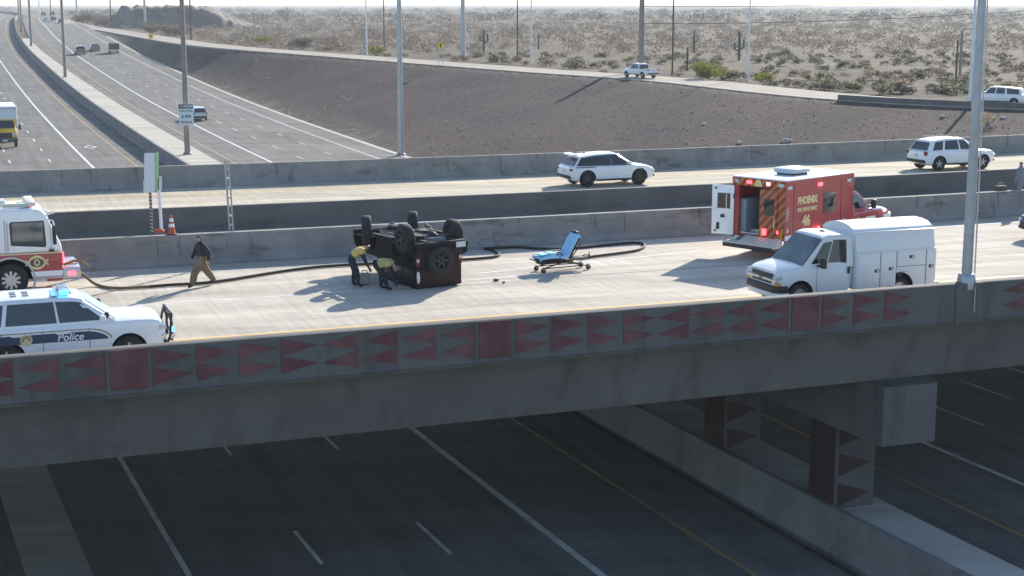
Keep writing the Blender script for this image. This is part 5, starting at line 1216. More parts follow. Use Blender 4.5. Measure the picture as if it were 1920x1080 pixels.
# ------------------------------------------------------------------ fire hose
hp = [(118, 498, .80), (135, 503, .75), (155, 514, .45), (180, 533, .07), (215, 540, .06), (270, 538, .06), (320, 534, .06), (375, 531, .06), (420, 526, .06), (470, 518, .06), (540, 507, .06), (600, 500, .06), (660, 496, .06), (760, 491, .06), (860, 487, .06), (915, 483, .06), (934, 479, .06), (934, 474, .06), (918, 468, .06), (904, 464, .06), (908, 460, .06), (930, 459, .06), (970, 463, .06), (1010, 466, .06), (1060, 466, .06), (1110, 462, .06), (1150, 458, .06), (1185, 455, .06), (1206, 457, .06), (1207, 463, .06), (1190, 470, .06), (1150, 476, .06), (1110, 481, .06), (1085, 485, .06)]
P0 = [Vector(at_z(*p)) for p in hp]
for p in P0:
    q = -EY_ * p.x + EX * p.y
    if q > 54.15: p.x += EY_ * (q - 54.15); p.y -= EX * (q - 54.15)
HP = densify(P0, 5)
mb = MB(); k = 26; mb.path(HP[:k + 1], .050, 8, 0); n_a = len(mb.f); mb.path(HP[k:], .050, 8, 1)
tag(mb.build('fire_hose', [M_hosey, M_hose], smooth=60), 'dark fire hose snaking along the deck from the fire engine past the overturned car', 'fire hose')

# ------------------------------------------------------------------ poles, signs, cone
def lamp_post(label, base, h, r0, r1, m=M_galv, group=None, cat='lamp post', name='lamp_post', arm=True, az=0.0, collar=None):
    t = thing(name, label, cat, base, 0, group)
    MB().path([(0, 0, -.4), (0, 0, h * .5), (0, 0, h)], [r0, (r0 + r1) / 2, r1], 14).build('pole', m, t, smooth=60)
    MB().lathe([(r0 * 1.5, -.2), (r0 * 1.5, .10), (r0 * 1.25, .22), (r0 * 1.02, .25)], n=14).build('base_plate', collar or m, t, smooth=40)
    if arm:
        c, s = math.cos(az), math.sin(az)
        MB().path([(0, 0, h - .4), (c * .8, s * .8, h - .05), (c * 2.4, s * 2.4, h + .1)], .06, 8).build('arm', m, t)
        MB().box((c * 2.7, s * 2.7, h + .08), (.9, .34, .16), rz=az).build('lamp_head', m, t, bevel=.04)
    return t
sP = 28.63; pb = B(sP, 36.85, 1.1)
mb = MB(); mb.hexa([B(sP - .48, QP - .06, -.1), B(sP + .48, QP - .06, -.1), B(sP + .48, QP + .3, -.1), B(sP - .48, QP + .3, -.1), B(sP - .48, QP - .06, 1.105), B(sP + .48, QP - .06, 1.105), B(sP + .48, QP + .3, 1.105), B(sP - .48, QP + .3, 1.105)])
mb.build('lamp_pedestal', M_para, par, bevel=.02)
mb = MB(); mb.path([B(sP + .15, QP - .085, 1.0), B(sP + .15, QP - .085, .25)], .02, 6); mb.build('conduit', M_galv, par)
t = lamp_post('tall grey lamp post standing on the near parapet beside the white utility van', (pb[0], pb[1], 1.105), 11.0, .16, .115, az=R(110))
MB().prism([(-.25, 0), (.25, 0), (.20, .26), (-.20, .26)], -.15, .17).build('base_shoe', M_galv, t, bevel=.02)
MB().path([(.26, .1, .1), (.24, .08, 3), (.17, .05, 9)], .025, 6).build('conduit', M_galv, t)
mp = fwy(157.0, 23.15, 1.22)
lamp_post('tall brown lamp post on the median behind the white carpool sign', mp, 24, .31, .17, M_rust, az=R(20))
lamp_post('lamp post on the median at the bend, second along from the carpool sign', fwy(295, 22.5, 1.22), 24, .31, .17, M_rust, az=R(20))
lamp_post('lamp post on the median, third along from the carpool sign', fwy(402, 22.7, 1.22), 24, .31, .17, M_rust, az=R(20))
lamp_post('lamp post on the median, fourth along from the carpool sign', fwy(520, 23.2, .3), 24, .31, .17, M_rust, az=R(20))
lamp_post('lamp post farthest along the median, by the hazy bend', fwy(650, 23.0, .3), 24, .31, .17, M_rust, az=R(20))
lamp_post('tall lamp post at the freeway kerb below the gravel slope', fwy(159.5, 46.5, .03), 24, .34, .20, M_galv, az=R(200), collar=M_rust)
gz = lambda x, y: float(ground_z(np.array([x]), np.array([y]))[0])
x_, y_, _ = at_y(1818, 200, 148); lamp_post('slim pale lamp post on the slope beside the dark ramp wall', (x_, y_, gz(x_, y_)), 20, .17, .12, M_wtxt, az=R(120))
def post_at(u, Y, h, r0, r1, m, label, cat='utility pole', name='utility_pole', arms=0):
    x, y, _ = at_y(u, 60, Y); t = thing(name, label, cat, (x, y, gz(x, y)), 0, 'poles standing in the desert')
    MB().path([(0, 0, -.3), (0, 0, h)], [r0, r1], 10).build('pole', m, t, smooth=60)
    for k in range(arms): MB().box((0, 0, h - .4 - k * 1.2), (2.6, .14, .16)).build('crossarm', m, t)
    MB().lathe([(r0 * 1.4, -.1), (r0 * 1.4, .12), (r0, .18)], n=10).build('base_collar', m, t)
    return t
post_at(273, 520, 26, .42, .25, M_galv, 'grey steel power pole in front of the rocky mound', arms=2)
post_at(209, 560, 18, .25, .16, M_wood, 'dark timber pole left of the rocky mound', arms=1)
post_at(146, 640, 22, .40, .25, M_galv, 'pale steel pole on the far right side of the freeway bend', arms=1)
post_at(358, 400, 13, .22, .15, M_wood, 'dark timber pole right of the rocky mound', arms=1)
post_at(97, 760, 18, .28, .18, M_wood, 'thin dark pole beyond the far bend of the freeway', arms=1)
post_at(76, 800, 22, .35, .2, M_wtxt, 'thin pale pole beyond the far bend of the freeway')
post_at(868, 285, 13, .52, .32, M_galv, 'thick grey steel power pole behind the ramp, left of the pickup', arms=2)
post_at(1203, 212, 10.8, .42, .34, M_rust, 'thick brown steel power pole just right of the pickup', arms=0)
post_at(970, 262, 12, .13, .09, M_wood, 'thin black pole beside a pale lamp mast behind the ramp')
post_at(996, 258, 12, .15, .10, M_wtxt, 'thin pale lamp mast behind the ramp, left of the pickup', 'lamp post', 'lamp_mast')
post_at(1262, 215, 10.5, .13, .10, M_wood, 'thin dark pole right of the thick brown power pole')
post_at(1405, 196, 11.5, .14, .10, M_wtxt, 'thin pale lamp mast between the two yellow green bushes', 'lamp post', 'lamp_mast')
post_at(687, 290, 12.5, .17, .10, M_wtxt, 'pale lamp mast rising from a yellow green bush behind the ramp', 'lamp post', 'lamp_mast')
post_at(720, 330, 12, .14, .10, M_wood, 'thin dark pole behind the yellow green bush at mid ramp')
post_at(1290, 225, 3.4, .16, .14, M_wood, 'short stub of dark post left of the big yellow bush')
post_at(1797, 182, 5.6, .12, .10, M_wood, 'short dark timber post left of the tall lamp post')
post_at(1804, 205, 6.2, .20, .16, M_rust, 'brown stub post just behind the dark timber post')
# overhead wires
def wire(label, a, b, sag):
    pts = [Vector(a).lerp(Vector(b), t) - Vector((0, 0, sag * 4 * t * (1 - t))) for t in np.linspace(0, 1, 24)]
    mb = MB(); mb.path(pts, .035, 5); tag(mb.build('overhead_wire', M_blk), label, 'wire')
wire('lower black overhead wire crossing the sky at top right', at_y(1206, 44, 211), at_y(2150, 2, 200), .8)
wire('upper thin overhead wire crossing the sky at top right', at_y(1206, 12, 211), at_y(2150, -26, 200), .8)

# carpool sign on the median lamp post
def hov():
    c = at_y(349, 215, 154.3); t = thing('road_sign', 'white HOV violation sign with a black header on the median lamp post', 'road sign', c, R(8))
    MB().box((0, 0, 0), (1.46, .05, 2.14)).build('panel', M_signw, t, bevel=.02); MB().box((0, -.03, .83), (1.42, .02, .44)).build('header', M_btxt, t)
    rt = (PI / 2, 0, 0)
    text('HOV', .42, M_wtxt, t, (.22, -.045, .83), rt, off=.012)
    mb = MB(); mb.prism([(-.44 + .12 * math.cos(a), .83 + .18 * math.sin(a)) for a in (0, PI / 2, PI, 1.5 * PI)], -.046, -.036); mb.build('diamond', M_wtxt, t); mb = MB(); mb.prism([(-.44 + .07 * math.cos(a), .83 + .11 * math.sin(a)) for a in (0, PI / 2, PI, 1.5 * PI)], -.05, -.04); mb.build('diamond_centre', M_btxt, t)
    text('VIOLATION', .27, M_btxt, t, (0, -.03, .36), rt, off=.004, sx=.92); text('$ 400', .40, M_btxt, t, (0, -.03, -.18), rt, off=.01); text('MINIMUM', .27, M_btxt, t, (0, -.03, -.76), rt, off=.004, sx=.95)
    MB().box((0, .10, .3), (.3, .16, .08)).build('bracket', M_galv, t)
hov()
# backs of signs between the overpasses, on two posts
t = thing('road_sign', 'tall narrow silver backed sign with a green edge on two posts', 'road sign', B(7.7, 55.05 - .05, 1.10))
f = lambda u, v, Y: Vector(at_y(u, v, Y)) - Vector(t.location)
mb = MB(); mb.tube(f(285, 438, 54.9), f(281, 350, 54.9), .055, n=6); mb.build('perforated_post', M_galv, t)
mb = MB()
for k in range(12): p_ = f(285 - 4 * (k / 12), 436 - 80 * k / 12, 54.83); mb.box(p_, (.10, .03, .055), ry=.5)
mb.build('post_holes', M_blk, t)
mb = MB(); mb.tube(f(303, 436, 55.4), f(298, 352, 55.4), .06, n=8); mb.build('post', M_wtxt, t)
def panel(nm, u0, v0, u1, v1, Y0, Y1, m):
    a = f(u0, v0, Y0); b_ = f(u1, v0, Y1); c_ = f(u1, v1, Y1); d_ = f(u0, v1, Y0); n_ = (b_ - a).cross(d_ - a).normalized() * .02
    MB().hexa([a + n_, b_ + n_, c_ + n_, d_ + n_, a - n_, b_ - n_, c_ - n_, d_ - n_]).build(nm, m, t)
panel('sign_panel', 271, 287, 290, 361, 54.6, 54.9, M_signw); panel('sign_panel', 290.3, 285, 296.5, 357, 54.9, 55.3, M_signg)
panel('small_plate', 268.5, 338, 274, 361, 54.75, 54.75, M_galv); panel('small_plate', 297.5, 331, 303, 356, 55.3, 55.4, M_signw)
MB().box(f(299, 433, 55.3) , (.34, .22, .13)).build('sandbag', M_orng, t, bevel=.04)
t = thing('steel_post', 'weathered grey flat steel post rising from the barrier right of the traffic cone', 'post', B(10.1, 54.95, 1.10))
mb = MB(); mb.path([(0, 0, -.1), (-.04, 0, 1.3), (-.10, 0, 2.62)], .035, 4); mb.path([(.13, 0, -.1), (.09, 0, 1.3), (.03, 0, 2.6)], .03, 4); mb.build('uprights', M_galv, t)
for k in range(7): MB().box((.045 - k * .013, 0, .25 + k * .34), (.14, .03, .06), ry=.6 if k % 2 else -.6).build('lacing_bar', M_galv, t)
def cone():
    c = B(8.02, 54.98, 1.104); t = thing('traffic_cone', 'orange traffic cone with two white bands on the barrier top', 'traffic cone', c)
    MB().box((0, 0, .02), (.36, .34, .04)).build('base', M_blk, t, bevel=.01)
    r = lambda z: .135 - .105 * z / .70
    MB().lathe([(r(0), .04), (r(.2), .24), (r(.2), .24), (r(.70), .72), (.001, .73)], n=20).build('body', M_orng, t, smooth=50)
    for z0, z1 in ((.28, .40), (.48, .60)): MB().lathe([(r(z0 - .04) + .004, z0), (r(z1 - .04) + .004, z1)], n=20).build('white_band', M_wtxt, t, smooth=50)
cone()
# yellow warning signs
def warn(u, v, Y, w, label, zb=None):
    c = Vector(at_y(u, v, Y)); g = gz(c.x, c.y); t = thing('warning_sign', label, 'road sign', (c.x, c.y, g), math.atan2(c.y, c.x) - PI / 2)
    h = c.z - g
    mb = MB(); mb.prism([(0, h - w * .7), (w * .7, h), (0, h + w * .7), (-w * .7, h)], -.03, .0); mb.build('panel', M_signy, t)
    mb = MB(); mb.prism([(-.08 * w, h - .32 * w), (.08 * w, h - .32 * w), (.10 * w, h + .05 * w), (.22 * w, h + .05 * w), (0, h + .36 * w), (-.20 * w, h + .05 * w), (-.10 * w, h + .05 * w)], -.05, -.03); mb.build('arrow', M_btxt, t)
    for x in (-.35 * w, .35 * w): MB().tube((x, .04, -.2), (x, .04, h + .1), .05, n=6).build('post', M_galv, t)
warn(283, 68, 392, 1.15, 'yellow diamond warning sign where the ramp leaves the freeway')
warn(826, 85, 236, .95, 'yellow diamond warning sign behind the middle of the ramp')

# ------------------------------------------------------------------ traffic on the freeway and ramp
FHEAD = lambda s: math.atan2(fwy(s + 3, 30)[1] - fwy(s - 3, 30)[1], fwy(s + 3, 30)[0] - fwy(s - 3, 30)[0])
def on_fwy(label, name, cat, s, a, sp, m, away=True, sc_=1.1, **k):
    t, g = car(name, label, cat, fwy(s, a, .02), FHEAD(s) + (0 if away else PI), sp, m, group=None, detail=k.get('detail', False)); t.scale = (sc_, sc_, sc_); return t, g
on_fwy('silver SUV seen from behind next to the carpool sign', 'suv', 'SUV', 214.5, 33.6, SUV, M_sil, detail=True, sc_=1.06)
on_fwy('dark green grey SUV driving away beside the white carpool line', 'suv', 'SUV', 384, 32.9, SUV, M_gry, sc_=1.22)
on_fwy('small grey sedan driving away between two dark vehicles', 'sedan', 'car', 396, 37.4, SEDAN, M_gry, sc_=1.25)
def covered():
    t, g = on_fwy('dark truck with a boxy covered bed driving away in the right lane', 'covered_truck', 'truck', 386, 41.0, SUV, M_sil, sc_=1.15)
    MB().box((-1.3, 0, 1.45), (2.3, 2.05, 1.3)).build('covered_bed', M_grn, t, bevel=.08)
covered()
on_fwy('pale far sedan left of a pair, high on the freeway', 'sedan', 'car', 668, 33.7, SEDAN, M_sil, sc_=1.3)
on_fwy('dark far sedan in the middle of the group of three', 'sedan', 'car', 700, 37.4, SEDAN, M_drk, sc_=1.3)
on_fwy('dark far sedan half hidden by a median lamp post', 'sedan', 'car', 632, 38.6, SEDAN, M_drk, sc_=1.25)
on_fwy('tiny dark car where the freeway fades, left of the far poles', 'sedan', 'car', 900, 34, SUV, M_drk, sc_=1.4)
on_fwy('tiny dark car where the freeway fades, right of the far poles', 'sedan', 'car', 930, 40, SUV, M_drk, sc_=1.4)
on_fwy('tiny dark car coming down the left carriageway at the top corner', 'suv', 'SUV', 1130, 14, SUV, M_drk, away=False, sc_=1.6)
def box_truck():
    s, a = 187.0, 6.75; t = thing('box_truck', 'white box truck with a yellow bonnet coming towards the camera at the left edge', 'truck', fwy(s, a, .02), FHEAD(s) + PI); t.scale = (1.25,) * 3
    # x forward towards the camera, front bumper at x = 3.6
    MB().box((-1.4, 0, 2.30), (6.6, 2.44, 2.7)).build('cargo_box', M_truckw, t, bevel=.06)
    MB().box((1.92, 0, 3.45), (.06, 2.2, .10)).build('box_trim', M_galv, t)
    MB().prism([(1.86, .75), (3.2, .75), (3.2, 1.45), (2.55, 1.62), (2.05, 2.45), (1.86, 2.52)], -1.06, 1.06).build('cab', M_trucky, t, bevel=.10, seg=3)
    q = [(2.50, -.92, 1.68), (2.50, .92, 1.68), (2.11, .86, 2.38), (2.11, -.86, 2.38)]; n_ = Vector((.87, 0, .48)); mb = MB(); mb.hexa([Vector(p) - n_ * .05 for p in q] + [Vector(p) + n_ * .014 for p in q]); mb.build('windscreen', M_glass, t)
    MB().box((3.22, 0, 1.10), (.08, 1.2, .50)).build('grille', M_blk, t, bevel=.03)
    MB().box((3.30, 0, .70), (.22, 2.2, .42)).build('front_bumper', M_drk, t, bevel=.05); MB().box((3.43, 0, .66), (.02, .42, .18)).build('number_plate', M_plate, t)
    for sd in (-1, 1):
        MB().box((3.18, sd * .86, 1.18), (.14, .36, .26)).build('headlight', M_lens, t, bevel=.04); MB().box((2.55, sd * 1.36, 1.78), (.14, .22, .48)).build('wing_mirror', M_blk, t, bevel=.03); MB().box((2.5, sd * 1.18, 1.78), (.05, .3, .05)).build('mirror_arm', M_blk, t)
        MB().prism([(2.05, 1.60), (2.46, 1.60), (2.12, 2.30), (2.05, 2.34)], sd * 1.05, sd * 1.072).build('side_window', M_glass, t)
        wheel(t, 2.55, sd * .95, .42, .26, M_rim, 0); wheel(t, -3.0, sd * .95, .42, .3, M_rim, 0)
    MB().box((-1.2, 0, .78), (6.0, 1.0, .25)).build('chassis', M_blk, t)
box_truck()
PICK = dict(W=.98, wb=3.5, wr=.39, cl=.40, top=[(-2.88, 1.05), (-2.85, 1.14), (-1.0, 1.14), (.2, 1.14), (1.25, 1.16), (1.35, 1.16), (1.9, 1.14), (2.4, 1.06), (2.68, .96), (2.74, .76)], bx=[-.85, -.2, .7, 1.42], tx=[-.72, -.2, .4, .72], zt=[1.80, 1.86, 1.86, 1.80], win=[(.25, 1.0), (1.1, 2.5)])
def ramp_pose(u, w):
    i = nearest_i(u); d = (RAMP[min(i + 1, len(RAMP) - 1)] - RAMP[max(i - 1, 0)]); nr = Vector((d.y, -d.x, 0)).normalized(); p = RAMP[i] + nr * w
    return (p.x, p.y, p.z + .01), math.atan2(d.y, d.x)
lp, hh = ramp_pose(1172, 3.2)
t, g = car('pickup_truck', 'white pickup truck driving away on the ramp', 'pickup truck', lp, hh, PICK, M_wp, M_rim)
MB().box((-1.9, 0, 1.16), (1.75, 1.5, .04)).build('bed_interior', M_blk, t)
i_ = nearest_i(1888); i_ = min(range(len(RAMP)), key=lambda i: abs(ramp_pose(1888, 0)[0][0] - RAMP[i].x)); lp, hh = ramp_pose(1884, 3.4)
car('pickup_truck', 'white crew cab pickup with a dark canopy beside the grey barrier at the right edge', 'pickup truck', lp, hh, dict(PICK, bx=[-2.4, -.9, .7, 1.42], tx=[-2.2, -.8, .4, .72], zt=[1.72, 1.84, 1.86, 1.80], win=[(.1, .9), (1.04, 1.6), (1.68, 2.6)]), M_wp, M_rim)

# ------------------------------------------------------------------ desert plants
def leaf_cloud(n, rx, ry, rz, size, zc, seed, hole=.25):
    r = random.Random(seed); mb = MB(); lobes = [(r.uniform(-.6, .6) * rx, r.uniform(-.6, .6) * ry, zc + r.uniform(-.25, .55) * rz, r.uniform(.35, .6)) for _ in range(9)]
    for i in range(n):
        l = lobes[r.randrange(9)]
        while True:
            d = Vector((r.gauss(0, 1), r.gauss(0, 1), r.gauss(0, 1))).normalized(); k = r.random() ** .45
            p = Vector((l[0] + d.x * rx * l[3] * k, l[1] + d.y * ry * l[3] * k, l[2] + d.z * rz * l[3] * k))
            if p.z > .03: break
        a = Vector((r.gauss(0, 1), r.gauss(0, 1), r.gauss(0, 1))).normalized(); b_ = a.orthogonal().normalized(); s = size * r.uniform(.6, 1.4)
        mb.add([p - a * s, p + b_ * s * .45, p + a * s, p - b_ * s * .45], [(0, 1, 2, 3)], r.randrange(2))
    return mb
def stems(rx, h, n, seed, r0=.03):
    r = random.Random(seed); mb = MB()
    for i in range(n):
        a = 2 * PI * i / n + r.uniform(-.3, .3); mb.path([(0, 0, -.1), (math.cos(a) * rx * .35, math.sin(a) * rx * .35, h * .4), (math.cos(a) * rx * .7, math.sin(a) * rx * .7, h * .85)], [r0, r0 * .7, r0 * .3], 5)
    return mb
def lf(nm, c, *a, **k):
    m = mat(nm, c, .85, var=.25, scale=3); n = m.node_tree; p = n.nodes['Principled BSDF']; tr = n.nodes.new('ShaderNodeBsdfTranslucent'); mx = n.nodes.new('ShaderNodeMixShader'); mx.inputs[0].default_value = .45
    n.links.new(p.inputs['Base Color'].links[0].from_socket, tr.inputs[0]); n.links.new(p.outputs[0], mx.inputs[1]); n.links.new(tr.outputs[0], mx.inputs[2]); n.links.new(mx.outputs[0], n.nodes['Material Output'].inputs[0]); return m
def leafm(nm, a, b): return [lf(nm, a), lf(nm + ' pale', b)]
L_olive = leafm('olive scrub leaf', (.15, .145, .09), (.24, .22, .15)); L_brown = leafm('dry brown scrub twig', (.19, .15, .115), (.29, .235, .185)); L_yel = leafm('yellow green leaf', (.19, .19, .035), (.33, .31, .07)); L_dark = leafm('dark grey green leaf', (.085, .09, .065), (.15, .15, .11)); L_pale = leafm('straw coloured grass', (.38, .30, .17), (.50, .41, .27))
M_stem = mat('shrub stem', (.10, .075, .055), .9)
def shrub(label, u, Y, w, h, L, seed, n=700, group=None, x=None):
    if x is None: x = at_y(u, 60, Y)[0]
    t = thing('shrub', label, 'shrub', (x, Y, gz(x, Y)), 0, group)
    leaf_cloud(n, w / 2, w / 2, h * .55, w * .035, h * .42, seed).build('foliage', L, t); stems(w / 2, h * .8, 7, seed).build('stem', M_stem, t)
    return t
shrub('large yellow green bush behind the ramp right of the pickup', 1335, 196, 5.6, 2.7, L_yel, 1, 1800)
shrub('yellow green bush right of the pale lamp mast behind the ramp', 1434, 187, 3.4, 1.9, L_yel, 2, 1100)
shrub('yellow green bush at the foot of the pale lamp mast near mid ramp', 706, 285, 4.6, 2.0, L_yel, 3, 1000)
shrub('yellow green bush behind the ramp near the black overlay edge', 492, 352, 5.6, 2.2, L_yel, 4, 900)
bpy.data.objects[-1] if False else None
shrub('dark grey green rounded bush behind the left half of the ramp', 565, 322, 5.2, 2.5, L_dark, 5, 1000)
shrub('small dark round bush on the near side of the ramp at left', 464, 288, 2.0, 1.1, L_dark, 6, 500)
shrub('brown twiggy bush behind the ramp beside the dark rounded one', 615, 312, 3.4, 1.2, L_brown, 7, 600)
shrub('pale straw bush on the slope below the dark ramp wall', 1862, 139, 2.6, 1.5, L_pale, 8, 800)
shrub('dull green thicket in front of the rocky mound', 285, 470, 8.0, 4.2, L_olive, 9, 1200)
shrub('brown green thicket right of the rocky mound foot', 325, 440, 12, 3.6, L_brown, 10, 1300)
shrub('grey brown thicket beside the freeway left of the mound', 205, 590, 14, 4.0, L_brown, 11, 1000)
shrub('hazy grey green thicket far beside the freeway', 172, 640, 16, 4.5, L_olive, 12, 900)
for o in bpy.data.objects:
    if o.get('label', '').endswith('black overlay edge'): o['label'] = 'yellow green bush behind the ramp left of the dark rounded one'
# open desert scrub: about 260 individual shrubs, the rest as one mass
protos = []
for k in range(6):
    L = (L_olive, L_brown, L_dark)[k % 3]; protos.append((leaf_cloud(170, 1.0, 1.0, .62, .15, .45, 40 + k), L))
PM = []
for i, (mb, L) in enumerate(protos):
    o = mb.build('foliage', L); PM.append(o.data); bpy.data.objects.remove(o)
names = ('olive grey scrub bush on the open desert beyond the ramp', 'dry brown scrub bush on the open desert beyond the ramp', 'dark grey green scrub bush on the open desert beyond the ramp')
cand = []
while len(cand) < 1500:
    Y = 170 + 520 * rng.random() ** 1.6; X = rng.uniform(-.30, .36) * Y; cand.append((X, Y))
ca = np.array(cand); dn, zn, sn = polydist(ca[:, 0], ca[:, 1], RAMP[::2])
ok = [(x, y) for (x, y), d, s in zip(cand, dn, sn) if s > 0 and d > RAMPW + 2.5]
ok.sort(key=lambda p: p[1])
gzv = ground_z(np.array([p[0] for p in ok]), np.array([p[1] for p in ok]))
for i, (x, y) in enumerate(ok[:255]):
    k = int(rng.integers(6)); o = bpy.data.objects.new('shrub', PM[k]); COL.objects.link(o)
    s = rng.uniform(.6, 1.5); o.location = (x, y, float(gzv[i]) - .05); o.scale = (s * rng.uniform(.9, 1.4), s * rng.uniform(.9, 1.4), s * rng.uniform(.7, 1.1)); o.rotation_euler = (0, 0, rng.uniform(0, 6.28))
    tag(o, names[k % 3], 'shrub', 'scrub bushes on the open desert')
def tufts(pts, n, w, h, size, seed):
    r = random.Random(seed); mb = MB()
    for (x, y, z, s) in pts:
        for i in range(n):
            a = r.uniform(0, 2 * PI); d = r.random() ** .5 * w * s; p = Vector((x + math.cos(a) * d, y + math.sin(a) * d, z + r.random() ** .8 * h * s * (1 - .5 * d / (w * s))))
            v1 = Vector((r.gauss(0, 1), r.gauss(0, 1), r.gauss(0, .7))).normalized() * size * s; v2 = v1.orthogonal().normalized() * size * s * .5
            mb.add([p - v1, p + v2, p + v1, p - v2], [(0, 1, 2, 3)], r.randrange(2))
    return mb
rest = []
for (x, y), z in zip(ok[255:], gzv[255:]): rest.append((x, y, float(z), rng.uniform(.8, 1.6)))
Yr = 320 + 900 * rng.random(2600) ** 1.1; Xr = rng.uniform(-.34, .38, 2600) * Yr
dn, zn, sn = polydist(Xr, Yr, RAMP[::2]); S_ = TX * Xr + TY * Yr; A_ = TY * Xr - TX * Yr - cc(S_)
zz = ground_z(Xr, Yr)
for x, y, z, d, s, a in zip(Xr, Yr, zz, dn, sn, A_):
    if s > 0 and d > RAMPW + 3 and a > 56: rest.append((x, y, float(z), float(rng.uniform(.8, 1.8))))
tag(tufts(rest, 26, 1.3, 1.25, .26, 5).build('desert_scrub', L_brown), 'low grey brown scrub covering the far desert', 'scrub', kind='stuff')
far = []
for i in range(420):
    Y = rng.uniform(700, 1900); X = rng.uniform(-.36, .36) * Y; a = TY * X - TX * Y - float(cc(TX * X + TY * Y))
    if a > 60 or a < -30: far.append((X, Y, gz(X, Y), rng.uniform(2.0, 4.2)))
tag(tufts(far, 40, 1.5, 1.4, .22, 6).build('far_trees', L_dark), 'hazy belt of far desert trees near the horizon', 'trees', kind='stuff')
# saguaros
M_cact = mat('cactus green', (.10, .11, .08), .8, var=.2, scale=6)
def saguaro(label, u, Y, h, arms):
    x = at_y(u, 60, Y)[0]; t = thing('saguaro', label, 'cactus', (x, Y, gz(x, Y)))
    MB().path([(0, 0, -.2), (0, 0, h * .5), (0, 0, h * .92), (0, 0, h)], [h * .045, h * .055, h * .045, h * .015], 9).build('trunk', M_cact, t, smooth=60)
    for sd, z0, z1 in arms: MB().path([(0, 0, h * z0), (sd * h * .10, 0, h * z0), (sd * h * .15, 0, h * (z0 + .06)), (sd * h * .155, 0, h * z1), (sd * h * .155, 0, h * z1 + .08)], [h * .03, h * .033, h * .035, h * .032, h * .01], 8).build('arm', M_cact, t, smooth=60)
saguaro('saguaro cactus with raised arms left of the thin black pole', 907, 300, 4.6, ((1, .45, .8), (-1, .5, .72)))
saguaro('tall saguaro cactus behind the two yellow green bushes', 1387, 262, 5.0, ((1, .4, .7), (-1, .35, .6)))
saguaro('small saguaro cactus behind the short dark stub post', 1302, 300, 4.2, ((1, .5, .7),))
saguaro('thin saguaro cactus standing alone right of the pale lamp mast', 1010, 320, 3.4, ())
# gravel slope: stones and dry grass as masses, a few pale rocks singly
cs = []
N = 26000
Yc = rng.uniform(96, 330, N); Xc = rng.uniform(-.28, .36, N) * Yc
dn, zn, sn = polydist(Xc, Yc, RAMP[::2]); A_ = TY * Xc - TX * Yc - cc(TX * Xc + TY * Yc); zc = ground_z(Xc, Yc)
okm = (sn < 0) & (dn > .8) & (A_ > 47.6); Xc, Yc, zc, Ac, dc = Xc[okm], Yc[okm], zc[okm], A_[okm], dn[okm]
mb = MB(); r_ = random.Random(3)
for x, y, z in list(zip(Xc, Yc, zc))[:7000]:
    s = .035 + .08 * r_.random() ** 3; a = r_.uniform(0, 6); c_, s_ = math.cos(a) * s, math.sin(a) * s
    mb.add([(x + c_, y + s_, z), (x - s_, y + c_, z), (x - c_ * .8, y - s_ * .8, z), (x + s_, y - c_, z), (x, y, z + s * 1.1), (x, y, z - s * .3)], [(0, 1, 4), (1, 2, 4), (2, 3, 4), (3, 0, 4)], r_.choice((0, 0, 0, 1, 1, 2)))
tag(mb.build('gravel', [mat('dark gravel', (.06, .054, .054), .95), mat('grey gravel', (.12, .105, .10), .95), mat('pale gravel', (.22, .19, .17), .95)]), 'dark grey gravel and small stones covering the slope', 'gravel', kind='stuff')
gt = [(x, y, z, r_.uniform(.5, 1.1)) for x, y, z, a, d in zip(Xc, Yc, zc, Ac, dc) if (a < 50 or (y > 215 and noise.noise(Vector((x * .05, y * .05, 2))) > .12)) and r_.random() < .16]
tag(tufts(gt, 10, .35, .5, .10, 9).build('dry_grass', L_pale), 'tufts of straw coloured dry grass on the slope and along the kerb', 'grass', kind='stuff')
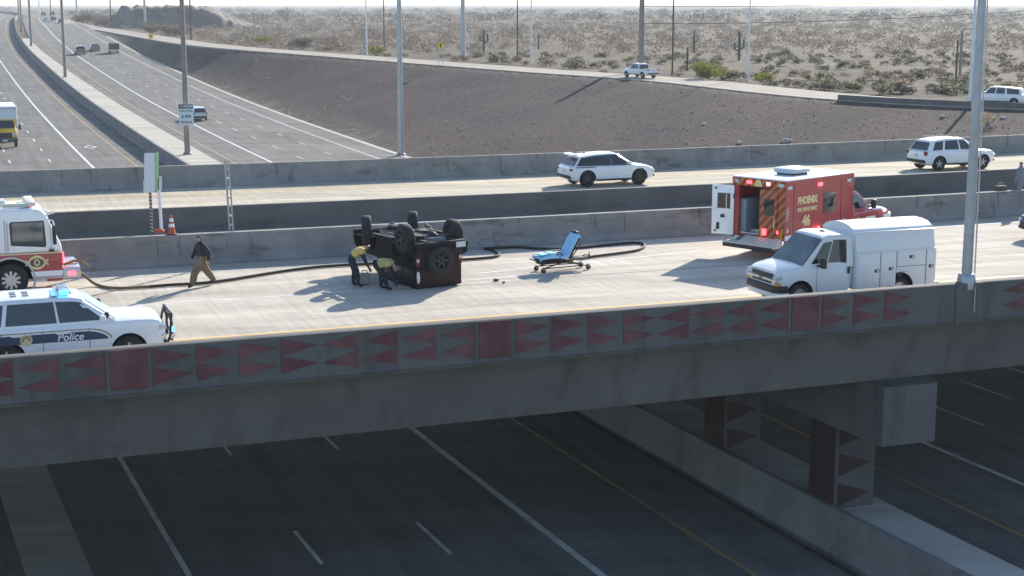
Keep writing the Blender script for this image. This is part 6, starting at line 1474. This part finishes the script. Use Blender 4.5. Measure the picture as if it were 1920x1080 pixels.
M_rock = mat('pale rock', (.42, .37, .33), .9, var=.2, scale=3)
rk = []
for i in range(3):
    mb = MB(); rr = random.Random(20 + i); rings = []
    for j, (r0, z) in enumerate(((.5, -.15), (.62, .1), (.5, .38), (.2, .52))): rings.append([(math.cos(a) * r0 * rr.uniform(.75, 1.15), math.sin(a) * r0 * rr.uniform(.75, 1.15), z * rr.uniform(.85, 1.15)) for a in np.linspace(0, 2 * PI, 9)[:-1]])
    mb.loft(rings); o = mb.build('rock', M_rock, smooth=20); rk.append(o.data); bpy.data.objects.remove(o)
for i, (u, v, s) in enumerate(((1387, 270, 0.54), (1473, 268, 0.72), (1480, 266, 0.54), (1320, 235, 0.42), (917, 272, 0.30), (838, 228, 0.21), (1402, 222, 0.30), (1790, 265, 0.36), (1767, 222, 0.48), (1880, 223, 0.42), (1100, 160, 0.36), (850, 245, 0.24), (600, 135, 0.36), (1220, 242, 0.24))):
    # walk along the sight line to the slope
    best = None
    for Y in np.arange(96, 320, .5):
        p = at_y(u, v, Y)
        if p[2] < gz(p[0], Y): best = p; break
    if best is None: continue
    o = bpy.data.objects.new('rock', rk[i % 3]); COL.objects.link(o); o.location = (best[0], best[1], gz(best[0], best[1])); o.scale = (s, s, s); o.rotation_euler = (0, 0, i * 1.3)
    tag(o, 'pale rock lying on the dark gravel slope', 'rock', 'pale rocks on the gravel slope')

# ------------------------------------------------------------------ haze
HAZE = 0.00024
mb = MB(); mb.box((0, 2400, 32), (7000, 6000, 104)); hz = mb.build('haze', [])
m = bpy.data.materials.new('thin haze'); m.use_nodes = True; n = m.node_tree; n.nodes.clear()
pv_ = n.nodes.new('ShaderNodeVolumePrincipled'); pv_.inputs['Density'].default_value = HAZE; pv_.inputs['Color'].default_value = (.90, .94, .97, 1); pv_.inputs['Anisotropy'].default_value = 0.0
ou = n.nodes.new('ShaderNodeOutputMaterial'); n.links.new(pv_.outputs[0], ou.inputs['Volume']); hz.data.materials.append(m); tag(hz, 'thin pale haze in the air over the freeway and desert', 'haze', kind='stuff')
